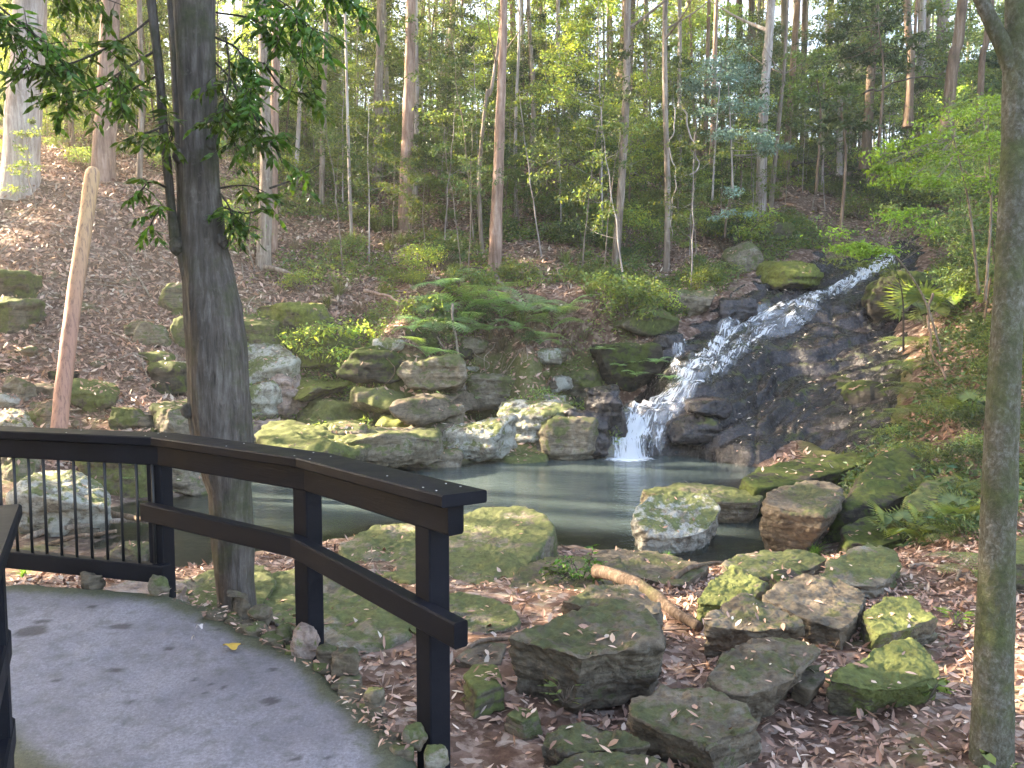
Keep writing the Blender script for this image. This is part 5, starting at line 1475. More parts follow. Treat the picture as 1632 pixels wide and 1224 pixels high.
# grey green small tree and its lower layer
def px_tree(stems, layers, mat, bark, name, label, per=90, lsize=.1, flat=.35, seed=0, srad=.035):
    """stems: lists of (u,v,Y); layers: (u,v,Y,rx px,ry px) foliage pads"""
    rg = np.random.default_rng(seed)
    base = px(*stems[0][0]); t = empty(name, base, label, 'tree')
    tb, cm = MB(), MB(); ends = []
    for s in stems:
        P_ = spline([px(*q) for q in s], 24) - base
        tb.add(*tube(P_, np.linspace(srad, srad * .35, 24), 7)); ends.append(P_)
    allp = np.concatenate([e[8:] for e in ends])
    for (u, v, Y, rx, ry) in layers:
        c = px(u, v, Y) - base; a, b = rx / FPX * Y, ry / FPX * Y
        n = max(4, int(a * b * 14))
        for _ in range(n):
            q = c + np.array([rg.uniform(-1, 1) * a, rg.uniform(-1, 1) * a * .7, rg.uniform(-1, 1) * b])
            if ((q - c) ** 2 / np.array([a, a * .7, b]) ** 2).sum() > 1.1: continue
            j = allp[np.argmin(np.linalg.norm(allp - q, axis=1))]
            tb.add(*tube(spline([j, (j + q) / 2 + rg.normal(size=3) * .06 + [0, 0, -.05], q], 5), np.linspace(srad * .3, .004, 5), 4, False))
            crown_leaves(cm, [q], [rg.uniform(.28, .55) * min(1, a * 1.5)], per, lsize, flat, rng=rg, hue=.07)
    tb.build('trunk', bark, t); cm.build('crown', mat, t, smooth=False)
    return t
px_tree([[(1135, 320, 24.5), (1140, 230, 24.5), (1150, 100, 24.5)], [(1168, 305, 24.6), (1165, 220, 24.5), (1160, 120, 24.4)]],
        [(1160, 105, 24.5, 60, 30), (1110, 125, 24.4, 45, 28), (1190, 140, 24.5, 55, 28), (1130, 165, 24.5, 70, 30), (1190, 180, 24.6, 60, 22), (1130, 218, 24, 40, 14), (1190, 222, 24, 55, 16), (1230, 238, 24, 24, 12)],
        MAT['leaf_grey'], MAT['bark_white'], 'small_tree', 'small grey green tree with layered foliage on two thin pale stems', per=190, lsize=.11, seed=61)
px_tree([[(1155, 380, 24), (1158, 340, 24), (1165, 310, 24)]], [(1165, 312, 24, 30, 20), (1190, 335, 24, 22, 16), (1150, 335, 24, 20, 14)], MAT['leaf_grey'], MAT['bark_brown'], 'small_tree', 'little grey leaved bush tree under the grey green tree', per=80, lsize=.1, seed=62)
px_tree([[(1560, 470, 11.5), (1545, 330, 11.3), (1520, 220, 11)], [(1570, 480, 11.6), (1580, 330, 11.4), (1575, 230, 11.2)]],
        [(1560, 160, 11, 70, 25), (1520, 200, 10.8, 60, 22), (1480, 225, 10.6, 60, 20), (1550, 235, 11, 60, 22), (1430, 255, 10.4, 50, 14), (1500, 265, 10.8, 60, 18), (1560, 285, 11.2, 50, 20), (1450, 290, 10.6, 50, 12), (1400, 265, 10.3, 22, 8), (1600, 200, 11.4, 50, 60), (1610, 320, 11.6, 40, 50)],
        MAT['leaf_bright'], MAT['twig'], 'small_tree', 'bright green small tree reaching left from behind the mossy trunk', per=120, lsize=.062, flat=.3, seed=63, srad=.022)
px_tree([[(1500, 560, 13), (1470, 470, 13), (1420, 400, 13), (1380, 375, 13)]],
        [(1380, 372, 13, 50, 9), (1340, 388, 12.8, 35, 7), (1420, 395, 13, 45, 9), (1370, 402, 13, 40, 6), (1460, 365, 13.2, 45, 12), (1440, 345, 13.3, 40, 9)],
        MAT['leaf_bright'], MAT['twig'], 'small_tree', 'bright green branch-like sapling hanging over the top of the falls', per=110, lsize=.07, flat=.3, seed=64, srad=.02)
px_tree([[(1440, 560, 15.5), (1438, 470, 15.5), (1420, 410, 15.5)]], [(1390, 395, 15.5, 40, 12), (1350, 420, 15.2, 30, 9), (1420, 430, 15.4, 30, 9), (1330, 405, 15.2, 26, 8)], MAT['leaf_mid'], MAT['twig_dark'], 'small_tree', 'thin dark leaved sapling in front of the head of the falls', per=60, lsize=.09, seed=65, srad=.02)
for k, (u, v, Y, r, lab) in enumerate([(1400, 60, 24, 90, 'dark leaved tree crown in the upper right, above the gully'), (1300, 130, 26, 60, 'mid green tree left of the bright gap, upper right'), (1340, 190, 23, 55, 'dense dark green tree over the head of the gully')]):
    px_tree([[(u, v + 180, Y), (u + 8, v + 60, Y), (u, v - 20, Y)]], [(u, v, Y, r, r * .4), (u - r * .5, v + r * .4, Y, r * .6, r * .25), (u + r * .5, v + r * .35, Y, r * .6, r * .25), (u, v - r * .5, Y, r * .7, r * .3)], MAT['leaf_dark' if k != 1 else 'leaf_mid'], MAT['bark_brown'], 'small_tree', lab, per=110, lsize=.15, seed=66 + k, srad=.05)

# ---- big grey tree beside the walkway
def near_trunk(pts, n, seg, Y, seed, flute=.05, base=None):
    C = spline([px(u, v, Y) for (u, v, w) in pts], n); W = np.interp(np.linspace(0, 1, n), np.linspace(0, 1, len(pts)), [w for (_, _, w) in pts])
    V, F = tube(C, W / FPX * Y / 2, seg, False)
    V = V.reshape(n, seg, 3); c = C[:, None]; d = V - c
    q = V.reshape(-1, 3)
    k = flute * fbm(q * np.array([1, 1, .22]), 7, 4, seed=seed) + .035 * fbm(q * np.array([1, 1, .08]), 42, 3, seed=seed + 2) + .03 * fbm(q, 2.2, 3, seed=seed + 5)
    V = c + d * (1 + k.reshape(n, seg, 1))
    return V.reshape(-1, 3), F
TB = px(376, 985, 5.9); TB[2] = -.62
big = empty('tree', TB, 'big grey barked tree standing behind the handrail left of the pool', 'tree')
mb = MB()
Yt = 5.9
V, F = near_trunk([(380, 1010, 66), (378, 970, 62), (374, 920, 60), (371, 850, 66), (366, 780, 68), (358, 710, 86), (352, 650, 92), (350, 590, 90), (346, 530, 88), (343, 490, 84), (334, 440, 76), (326, 390, 68), (321, 330, 62), (317, 260, 58), (316, 180, 57), (312, 100, 60), (309, 0, 62), (305, -120, 62), (300, -300, 58), (290, -600, 50)], 300, 72, Yt, 3)
mb.add(V - TB, F)
V, F = near_trunk([(352, 800, 30), (340, 740, 46), (328, 680, 52), (322, 620, 46), (318, 560, 42), (313, 500, 40), (308, 440, 36), (300, 380, 30), (296, 300, 26), (290, 200, 24), (286, 100, 26), (280, 0, 26), (272, -150, 26), (260, -400, 22)], 200, 40, Yt + .04, 8)
mb.add(V - TB, F)
V, F = near_trunk([(300, 440, 22), (291, 400, 22), (281, 378, 22), (274, 340, 14), (268, 280, 14), (262, 220, 13), (256, 140, 13), (249, 70, 14), (241, 0, 15), (228, -120, 15), (200, -300, 12)], 160, 28, Yt - .02, 12)
mb.add(V - TB, F)
for (u, v, r) in [(352, 385, .055), (283, 392, .05), (290, 250, .045), (330, 230, .05), (300, 655, .04)]:        # knots
    Vi, Fi = ICO[4]; c = px(u, v, Yt - .05); W = Vi * r * np.array([1, .8, 1.1]); W = rough(W, vnormals(W, Fi), .03, 0, u)
    mb.add(W + c - TB, Fi)
mb.build('trunk', MAT['bark_grey'], big)
rg = np.random.default_rng(77)
def spray(tree, pts, n_tw, tlen, lsize, mat, tw=MAT['twig_dark'], spread=.9, droop=.5, origin=None, rb=.008, per=9):
    """a leafy branch: twigs leave both sides, leaves hang from the twigs"""
    org = origin
    P_ = spline([px(*q) for q in pts], 30) - org
    tb, lm = MB(), MB()
    tb.add(*tube(P_, np.linspace(rb, rb * .35, 30), 6, False))
    for k in range(n_tw):
        i = int(rg.uniform(.30, 1) * 29); p0 = P_[i]
        T = P_[min(29, i + 1)] - P_[max(0, i - 1)]; T /= np.linalg.norm(T)
        d = T * rg.uniform(.1, .9) + rg.normal(size=3) * spread * np.array([1, 1, .6]) + np.array([0, 0, -.25]); d /= np.linalg.norm(d)
        L = tlen * rg.uniform(.5, 1.2)
        Q = spline([p0, p0 + d * L * .5 + [0, 0, -.02], p0 + d * L + np.array([0, 0, -droop * L * .5])], 8)
        tb.add(*tube(Q, np.linspace(.003, .0012, 8), 4, False))
        n = int(per * rg.uniform(.7, 1.3)); f = np.linspace(.15, 1, n)
        pos = np.stack([np.interp(f, np.linspace(0, 1, 8), Q[:, j]) for j in range(3)], 1)
        side = np.cross(d, (0, 0, 1)); side /= np.linalg.norm(side) + 1e-6
        sg = np.where(np.arange(n) % 2 == 0, 1, -1)[:, None]
        dd = d[None] * .45 + side * sg * rg.uniform(.5, 1, (n, 1)) + np.array([0, 0, -droop]) + rg.normal(size=(n, 3)) * .25
        l = lsize * rg.uniform(.65, 1.2, n)
        lm.add(*leaves(pos, dd, rdir(n, 1.4, 1, rg), l, l * .30, tints(n, .55, 1.5, .10, rg), fold=.06, droop=.18, fine=True))
    b_ = tb.build('branch', tw, tree)
    lm.build('leaves', mat, b_, smooth=True)
SP0 = [
 ([(240, 30, 5.9), (200, 60, 5.5), (130, 95, 5.2), (70, 110, 5.0)], 30), ([(248, 80, 5.9), (200, 110, 5.6), (150, 140, 5.4), (90, 150, 5.3)], 34), ([(252, 120, 5.9), (215, 140, 5.8), (180, 165, 5.7)], 18),
 ([(-80, -60, 5.2), (-20, 0, 5.1), (20, 50, 5.0), (50, 120, 5.0)], 26), ([(-60, -40, 5.2), (10, 20, 5.0), (60, 60, 5.0), (100, 100, 5)], 22), ([(-60, -90, 5.4), (40, -50, 5.3), (120, -20, 5.3), (200, 10, 5.4)], 26),
 ([(262, 200, 5.9), (240, 210, 5.6), (215, 215, 5.4)], 10), ([(268, 300, 5.9), (240, 290, 5.6), (225, 305, 5.5)], 7), ([(270, 330, 5.9), (250, 340, 5.8), (240, 360, 5.8)], 4), ([(262, 240, 5.9), (275, 215, 5.5), (262, 190, 5.3)], 8),
 ([(344, 60, 5.9), (380, 80, 5.6), (400, 130, 5.5), (395, 180, 5.4)], 26), ([(344, 100, 5.9), (370, 130, 5.8), (400, 190, 5.7), (420, 230, 5.7)], 24), ([(340, -40, 5.9), (400, -20, 5.5), (460, 10, 5.3), (510, 60, 5.2)], 34),
 ([(340, -80, 5.9), (420, -60, 5.4), (500, -30, 5.2), (560, 0, 5.1)], 32), ([(345, 20, 5.9), (400, 30, 5.6), (450, 60, 5.5), (500, 110, 5.4)], 26), ([(345, 130, 5.9), (365, 170, 5.8), (375, 240, 5.8)], 20),
 ([(350, 300, 5.9), (375, 296, 5.9), (400, 297, 5.9), (430, 310, 5.9)], 11), ([(352, 310, 5.9), (365, 330, 5.8), (372, 360, 5.8)], 14), ([(420, 100, 5.6), (450, 140, 5.6), (490, 150, 5.6)], 14), ([(400, 180, 5.6), (430, 220, 5.6), (450, 260, 5.6)], 12),
 ([(430, 300, 5.9), (470, 285, 6.1), (510, 262, 6.2)], 8), ([(355, 330, 5.9), (390, 340, 5.9), (430, 330, 5.9)], 8), ([(360, 60, 5.8), (365, 120, 5.5), (350, 200, 5.4)], 14)]
for pts, n_tw in [(p_, max(4, int(n_ * .62))) for p_, n_ in SP0]:
    spray(big, pts, n_tw, .22, .105, MAT['leaf_near'], origin=TB)
cm, tb = MB(), MB(); C, CR = [], []                                  # the rest of its crown, over the walkway
for k in range(22):
    a = rg.uniform(0, 6.283); L = rg.uniform(.8, 3.2); e = np.array([math.cos(a) * L - .4, math.sin(a) * L * .8 + .3, rg.uniform(5.4, 8.2)])
    if -2.2 < e[1] + TB[1] < 3.5 and e[2] < 5.5: e[2] += 1.5
    s0 = np.array([-.45, 0, rg.uniform(4.9, 5.8)])
    tb.add(*tube(spline([s0, (s0 + e) / 2 + [0, 0, .2], e], 8), np.linspace(.04, .01, 8), 6, False)); C.append(e); CR.append(rg.uniform(.5, .9))
crown_leaves(cm, C, CR, 120, .13, .5, rng=rg)
b_ = tb.build('branch', MAT['twig_dark'], big); cm.build('leaves', MAT['leaf_near'], b_, smooth=False)

# ---- mossy tree at the right
MBASE = px(1578, 1290, 3.95); MBASE[2] = -.55
mt = empty('tree', MBASE, 'straight moss covered tree trunk standing at the right edge of the photo', 'tree')
mb = MB()
V, F = near_trunk([(1578, 1330, 110), (1578, 1270, 80), (1580, 1224, 66), (1583, 1100, 60), (1587, 950, 56), (1592, 800, 52), (1598, 650, 48), (1606, 500, 44), (1613, 350, 42), (1619, 200, 40), (1625, 50, 40), (1628, -100, 44), (1640, -400, 40)], 320, 60, 3.95, 21, .02)
mb.add(V - MBASE, F)
V, F = near_trunk([(1612, 110, 26), (1600, 75, 26), (1580, 35, 22), (1562, -5, 20), (1540, -60, 18), (1500, -150, 14)], 60, 24, 3.95, 25, .08)
mb.add(V - MBASE, F)
mb.build('trunk', MAT['bark_moss'], mt)
cm, tb = MB(), MB(); C, CR = [], []
for k in range(16):
    a = rg.uniform(0, 6.283); L = rg.uniform(.6, 2.4); e = np.array([math.cos(a) * L + .3, math.sin(a) * L, rg.uniform(5.6, 7.5)])
    s0 = np.array([.12, 0, rg.uniform(4.6, 5.2)]); tb.add(*tube(spline([s0, (s0 + e) / 2, e], 8), np.linspace(.03, .01, 8), 6, False)); C.append(e); CR.append(rg.uniform(.4, .8))
crown_leaves(cm, C, CR, 110, .10, .5, rng=rg)
tb.build('branch', MAT['twig_dark'], mt); cm.build('crown', MAT['leaf_mid'], mt, smooth=False)

# ---- small shrub on the slabs by the pool
q = pz(950, 925, -.55); ps = empty('shrub', q, 'small leafy shrub growing on the slabs in front of the pool', 'shrub')
for pts in ([(925, 930, 7.2), (918, 905, 7.1), (905, 885, 7.0)], [(925, 930, 7.2), (938, 900, 7.2), (945, 878, 7.2)], [(925, 930, 7.2), (895, 915, 7.1), (868, 905, 7.0)], [(925, 930, 7.2), (912, 912, 7.3), (880, 895, 7.4)], [(925, 930, 7.2), (940, 915, 7.1), (950, 905, 7.0)]):
    spray(ps, pts, 9, .13, .075, MAT['leaf_near'], origin=q, rb=.005, per=6, droop=.2)
for k, (u, v, Y, lab) in enumerate([(1340, 1100, 4.75, 'little broad leaved plant at the foot of the wedge shaped mossy rock'), (1480, 1100, 4.6, 'seedling with rounded leaves right of the wedge shaped mossy rock'), (1600, 1205, 3.7, 'seedling with oval leaves by the foot of the mossy trunk'), (1525, 975, 6.0, 'bright green fern frond plant left of the mossy trunk'), (900, 1120, 4.5, 'dark little fern under the overhang of the big boulder')]):
    q = px(u, v, Y); q[2] = float(H0(q[0], q[1])) + .02 if k != 4 else q[2]
    t = empty('seedling', q, lab, 'plant'); lm, tb = MB(), MB(); n = 14 if k != 3 else 26
    a = rg.uniform(0, 6.283, n); pos = np.stack([np.cos(a) * .05, np.sin(a) * .05, rg.uniform(.02, .12, n)], 1)
    for p in pos: tb.add(*tube(np.array([[0, 0, 0], p]), .0025, 4, False))
    tb.build('stem', MAT['twig'], t)
    l = rg.uniform(.06, .12, n)
    lm.add(*leaves(pos, np.stack([np.cos(a), np.sin(a), a * 0 + .15], 1), rdir(n, 2, 1, rg), l, l * (.5 if k < 3 else .2), tints(n, .8, 1.2, .05, rg), fine=True))
    lm.build('leaves', MAT['leaf_bright' if k == 3 else 'leaf_mid'], t)
# ------------------------------------------------------------------ leaning log, fallen wood, roots, vines
LB, LT = px(86, 795, 13.2), px(149, 268, 14.6)
lg = LB.copy(); mb = MB()
n = 120; C = spline([LB, px(98, 640, 13.6), px(118, 480, 14.0), LT], n)
rad = np.interp(np.linspace(0, 1, n), [0, .5, 1], [.13, .125, .12]); rad[-5:] *= np.array([1, .99, .96, .88, .62])
V, F = tube(C, rad, 26, True)
V[:n * 26] = V[:n * 26] + (np.repeat(C, 26, 0) - V[:n * 26]) * (0.05 * fbm(V[:n * 26] * [1, 1, .15], 9, 3))[:, None]
mb.add(V - lg, F)
m, nt, P, O = new_mat('peeled_log'); N = NT(nt)
co, g = world_co(N); fib, _ = world_co(N, (14, 14, .8)); nf = N.noise(fib, 2, 6, .7); nb = N.noise(co, 2.5, 6, .7)
sp = N.n('ShaderNodeSeparateXYZ'); N.l(g.outputs['Position'], sp.inputs[0])
hz = N.ramp(N.math('MULTIPLY', N.math('ADD', sp.outputs[2], 1.0), .18), [(.45, (0.42, .225, .165)), (.80, (.52, .32, .17))])
c = N.mix(N.ramp(nf, [(.38, .9), (.50, 0.0)]), hz, (.20, .11, .085)); c = N.mix(N.ramp(nb, [(.58, 0.0), (.68, .35)]), c, (.24, .14, .10))
N.l(c, P.inputs['Base Color']); P.inputs['Roughness'].default_value = .75; N.l(N.bump(nf, .5, .02), P.inputs['Normal']); MAT['log'] = m
o = mb.build('leaning_log', MAT['log']); o.location = lg
tag(o, 'barkless orange and pink log leaning upright against the leaf covered bank', 'log')

def wood(pts, r0, r1, mat, name, label, cat, n=40, seg=9, group=None, drape=False, kink=.02, seed=0):
    P_ = np.array([px(*q) if len(q) == 3 else gp(q[0], q[1], 3, ground) + np.array([0, 0, r0 * .7]) for q in pts])
    S = spline(P_, n)
    if drape: S[:, 2] = ground(S[:, 0], S[:, 1]) + r0 * .6
    S = S + kink * np.stack([vn(S * 4 + seed), vn(S * 4 + seed + 9), vn(S * 4 + seed + 5) * .6], 1)
    b0 = S[0].copy(); mb = MB(); mb.add(*tube(S - b0, np.linspace(r0, r1, n) * (1 + .15 * vn(S * 9 + seed)), seg))
    o = mb.build(name, mat); o.location = b0
    return tag(o, label, cat, group)
wood([(948, 912, 6.9), (985, 922, 6.6), (1035, 945, 6.3), (1075, 975, 6.0), (1112, 1002, 5.75)], .062, .035, MAT['bark_dark'], 'fallen_log', 'short broken trunk lying across the slabs right of the big boulder', 'log', kink=.03, seed=2, seg=16)
wood([(722, 1062, 5.2), (742, 1035, 5.25), (765, 1020, 5.3), (812, 1018, 5.35)], .022, .012, MAT['bark_brown'], 'root', 'curved dark root arching over the ground left of the big boulder', 'root', kink=.015)
wood([(718, 1065, 5.1), (750, 1055, 5.1), (775, 1058, 5.1)], .014, .008, MAT['stick'], 'root', 'short pale root below the curved dark one', 'root', kink=.015)
wood([(15, 874, 10.2), (70, 850, 10.3), (130, 838, 10.4), (200, 830, 10.7), (245, 832, 11)], .05, .03, MAT['stick'], 'fallen_branch', 'long grey branch lying in the creek bed behind the fence panel', 'branch', kink=.05)
wood([(60, 868, 9.9), (120, 858, 9.9), (190, 846, 10.1)], .03, .02, MAT['bark_brown'], 'fallen_branch', 'thin dark branch in the creek bed below the long grey one', 'branch', kink=.05)
wood([(162, 815, 11), (190, 822, 10.8), (240, 828, 10.4)], .06, .03, MAT['bark_brown'], 'fallen_branch', 'dark stub of wood right of the big white boulder', 'branch', kink=.03)
wood([(1070, 922, 7.3), (1100, 905, 7.5), (1130, 897, 7.8), (1160, 900, 8.0)], .03, .015, MAT['bark_brown'], 'fallen_branch', 'mossy branch resting on the slabs between shrub and olive rock', 'branch', kink=.03)
wood([(1450, 906), (1480, 902), (1510, 910), (1530, 915), (1525, 928)], .022, .014, MAT['stick'], 'root', 'pale bent root on the ground left of the mossy trunk', 'root', kink=.015)
wood([(1262, 262, 33), (1300, 254, 33), (1345, 234, 33)], .12, .07, MAT['twig_dark'], 'fallen_log', 'dark fallen trunk propped across the gully', 'log', kink=.05)
wood([(1340, 798, 11.6), (1390, 792, 11.4), (1440, 786, 11.2)], .04, .025, MAT['bark_brown'], 'fallen_branch', 'mossy branch lying at the base of the dark green pointed boulder', 'branch', kink=.03)
wood([(720, 485, 19.2), (726, 540, 18.9), (738, 600, 18.5), (742, 622, 18.3)], .028, .022, MAT['stick'], 'dead_stalk', 'upright pale dead stalk standing among the ferns', 'stem', kink=.03)
wood([(690, 530, 18.8), (712, 560, 18.6), (738, 598, 18.4)], .016, .01, MAT['stick'], 'dead_stalk', 'thin slanting stick meeting the pale dead stalk', 'stem', kink=.02)
wood([(580, 462, 20.6), (605, 468, 20.4), (640, 482, 20)], .05, .03, MAT['bark_pink'], 'fallen_branch', 'orange brown branch lying above the ferns on the left', 'branch', kink=.04)
wood([(788, 440, 22), (800, 455, 21.5), (815, 480, 21)], .07, .03, MAT['bark_two'], 'root', 'exposed root running down from the central pink trunk', 'root', kink=.05)
wood([(425, 425, 21.6), (450, 432, 21.3), (470, 440, 21)], .08, .03, MAT['bark_two'], 'root', 'exposed root right of the mauve grey trunk', 'root', kink=.05)
wood([(1090, 175, 22.5), (1100, 215, 22.5), (1110, 250, 22.5), (1108, 272, 22.5), (1085, 280, 22.5)], .02, .014, MAT['bark_white'], 'vine', 'white curling vine hanging beside the vine hung trunk', 'vine', kink=.08)
wood([(1075, 170, 23.2), (1068, 230, 23.2), (1075, 300, 23.2), (1070, 380, 23.4)], .016, .012, MAT['bark_white'], 'vine', 'pale vine hanging down along the vine hung trunk', 'vine', kink=.12)
wood([(1100, 1180, 4.1), (1098, 1140, 4.3), (1108, 1105, 4.4), (1125, 1085, 4.6)], .003, .0018, MAT['stick'], 'vine', 'thin dark tendril curving over the slab', 'vine', kink=.01)
wood([(1485, 470, 14), (1478, 520, 13.6), (1490, 570, 13.2), (1505, 605, 12.8)], .022, .016, MAT['bark_brown'], 'crooked_stem', 'crooked thin stem rising from the right bank beside the rock face', 'stem', kink=.06)
wood([(1398, 620, 16.8), (1405, 650, 16.6), (1412, 685, 16.4)], .015, .01, MAT['stick'], 'dead_stalk', 'small pale stick standing on the mossy mound', 'stem', kink=.03)
wood([(1375, 150, 3.95 + 14), (1440, 128, 18), (1490, 125, 18)], .02, .012, MAT['twig_dark'], 'vine', 'thin looping vine in the upper right thicket', 'vine', kink=.1)
rg = np.random.default_rng(5)
k = 0
while k < 70:                                     # loose sticks on the slope
    u, v = rg.uniform(-20, 620), rg.uniform(285, 690)
    q = gp(u, v, 12)
    if q[2] < -.4: continue
    a = rg.uniform(0, 6.28); L = rg.uniform(.4, 2.0); s = np.linspace(-.5, .5, 10)[:, None] * np.array([math.cos(a), math.sin(a)]) * L
    S = np.zeros((10, 3)); S[:, :2] = q[:2] + s; S[:, :2] += .12 * L * np.stack([vn(S * 1.5 + k), vn(S * 1.5 + k + 7)], 1)
    S[:, 2] = ground(S[:, 0], S[:, 1]) + .02 + .05 * rg.random(); r = rg.uniform(.008, .022)
    mb = MB(); mb.add(*tube(S - q, np.linspace(r, r * .5, 10), 5)); o = mb.build('stick', MAT['stick']); o.location = q
    tag(o, 'pale dead stick lying on the leaf covered slope', 'stick', 'dead sticks on the leaf slope'); k += 1
k = 0
while k < 34:                                     # hanging roots and creepers over the bank
    u, v = rg.uniform(560, 960), rg.uniform(440, 560)
    q = gp(u, v, 12); q[1] -= .25; L = rg.uniform(.6, 1.6); s = np.linspace(0, 1, 10)
    S = q + np.stack([.35 * L * vn(np.stack([s * 2.5 + k, s * 0, s * 0], 1)), -.3 * np.sin(s * 3), -L * s], 1)
    S[:, 2] = np.maximum(S[:, 2], ground(S[:, 0], S[:, 1]) + .03)
    mb = MB(); mb.add(*tube(S - q, np.linspace(.012, .006, 10), 4)); o = mb.build('vine', MAT['stick' if k % 2 else 'bark_brown']); o.location = q
    tag(o, 'thin creeper trailing down the bank around the ferns', 'vine', 'creepers trailing down the far bank'); k += 1

# yellow leaf on the walkway and a few pale ones
def one_leaf(u, v, size, col, label, rz, name='fallen_leaf'):
    q2 = ppath(u, v); q = np.array([q2[0], q2[1], zpath(q2[1]) + .022])
    mb = MB(); th = np.linspace(0, 2 * np.pi, 28, endpoint=False)
    r = 1 + .10 * np.sin(th * 5) + .05 * np.sin(th * 9 + 1)
    o3 = np.stack([np.cos(th) * size * .5 * r, np.sin(th) * size * .32 * r, .008 * np.sin(th * 2) + .006 * np.cos(th * 3)], 1)
    V = np.vstack([o3, o3 * .5 + [0, 0, .006], [[0, 0, .004]]]); i = np.arange(28); j = (i + 1) % 28
    mb.add(V, [np.stack([i, j, j + 28, i + 28], -1), np.stack([i + 28, j + 28, np.full(28, 56)], -1)], np.array(col))
    mb.add(*tube(np.array([[size * .45, 0, .004], [size * .75, .01, .006]]), .0015, 5), np.array([.10, .06, .04]))
    o = mb.build(name, MAT['litter']); o.location = q; o.rotation_euler = (0, 0, rz)
    return tag(o, label, 'leaf')
one_leaf(369, 1036, .085, (.48, .30, .055), 'single yellow leaf with a stalk lying on the concrete walkway', -.15)
one_leaf(318, 1005, .035, (.55, .48, .45), 'small pale leaf on the walkway above the yellow leaf', .5)
one_leaf(308, 1023, .025, (.35, .30, .26), 'tiny curled leaf just below the small pale leaf on the walkway', 1.5)

# ------------------------------------------------------------------ leaf litter
PAL = np.array([.96, .90, .84]) * np.array([(.40, .255, .20), (.28, .17, .135), (.52, .38, .32), (.58, .49, .43), (.21, .135, .105), (.34, .20, .13), (.42, .29, .22), (.15, .10, .08), (.66, .60, .52)])
PW = np.array([.22, .18, .17, .07, .13, .09, .10, .05, .01])
def litter(pos, nrm, smin, smax, name, label, rng, w=PW, tilt=.45):
    n = len(pos)
    col = PAL[rng.choice(len(PAL), n, p=w / w.sum())] * rng.uniform(.7, 1.25, (n, 1))
    up = nrm + rng.normal(size=(n, 3)) * tilt
    up /= np.linalg.norm(up, axis=1)[:, None]
    d = rdir(n, 0, 1, rng); d = d - up * (d * up).sum(1)[:, None]
    L = rng.uniform(smin, smax, n)
    mb = MB(); mb.add(*leaves(pos + nrm * .012, d, up, L, L * rng.uniform(.25, .5, n), col, fold=.10, droop=rng.normal(0, .2, (n, 1)), fine=smax < .1))
    return tag(mb.build(name, MAT['litter'], smooth=False), label, 'leaf litter', kind='stuff')
def gnormal(x, y):
    e = .15; hx = (ground(x + e, y) - ground(x - e, y)) / (2 * e); hy = (ground(x, y + e) - ground(x, y - e)) / (2 * e)
    n = np.stack([-hx, -hy, np.ones_like(hx)], 1); return n / np.linalg.norm(n, axis=1)[:, None]
def region(n, x0, x1, y0, y1, rng, dens=None):
    x, y = rng.uniform(x0, x1, n), rng.uniform(y0, y1, n)
    z = ground(x, y); k = (z > WATER + .08) & (sdpoly(x, y, PATH) < .0) & (sdpoly(x, y, FACE) < -.1)
    if dens is not None: k &= rng.random(n) < dens(x, y)
    return x[k], y[k], z[k]
rl = np.random.default_rng(99)
def near_d(x, y):          # bare soil patch beside the last post
    u = 816 + FPX * x / y
    return np.clip(.22 + .9 * sstep(780, 1050, u) + .35 * (vn(np.stack([x * 1.5, y * 1.5, x * 0], 1)) > .1) + .35 * sstep(640, 500, u), 0, 1)
x, y, z = region(42000, -4.5, 7.0, 2.3, 9.5, rl, near_d)
litter(np.stack([x, y, z], 1), gnormal(x, y), .035, .095, 'near_leaf_litter', 'dry brown leaves covering the ground between the near stones', rl)
x, y, z = region(90000, -17, 7, 12.5, 30, rl, lambda x, y: np.clip(1.15 - .45 * sstep(500, 800, 816 + FPX * x / y) + .3 * vn(np.stack([x * .6, y * .6, x * 0], 1)), 0, 1))
litter(np.stack([x, y, z], 1), gnormal(x, y), .08, .19, 'slope_leaf_litter', 'pinkish brown dry leaves carpeting the far slope', rl, tilt=.55)
x, y, z = region(26000, -30, 24, 28, 52, rl)
litter(np.stack([x, y, z], 1), gnormal(x, y), .15, .3, 'forest_leaf_litter', 'dry leaves on the upper forest floor', rl)
x, y, z = region(16000, 4, 16, 6, 24, rl, lambda x, y: .7 + 0 * x)
litter(np.stack([x, y, z], 1), gnormal(x, y), .06, .14, 'bank_leaf_litter', 'dry leaves on the right bank', rl)
# leaves on the rocks and the rock face
RP = np.concatenate([p for p, _ in ROCK_TOPS]); RN = np.concatenate([n_ for _, n_ in ROCK_TOPS])
wgt = np.concatenate([np.full(len(p), 1.0 / len(p)) for p, _ in ROCK_TOPS])
far = RP[:, 1] > 12
for (mask, cnt, a, b_, nm) in ((~far, 420, .03, .075, 'leaves_on_near_rocks'), (far, 4200, .06, .14, 'leaves_on_far_rocks')):
    i = rl.choice(np.flatnonzero(mask), cnt, p=wgt[mask] / wgt[mask].sum())
    litter(RP[i], RN[i], a, b_, nm, 'scattered dry leaves lying on the ' + ('near' if nm.endswith('near_rocks') else 'far') + ' rocks', rl, w=np.array([.25, .2, .2, .08, .1, .05, .1, 0, .03]), tilt=.2)
fxy = np.stack([rl.uniform(1, 17, 5000), rl.uniform(14, 30, 5000)], 1); sdv = sdpoly(fxy[:, 0], fxy[:, 1], FACE); u_ = 816 + FPX * fxy[:, 0] / fxy[:, 1]
k = (sdv > .2) & (rl.random(5000) < np.where(fxy[:, 1] < 19.5, .5, .2)); fxy = fxy[k]
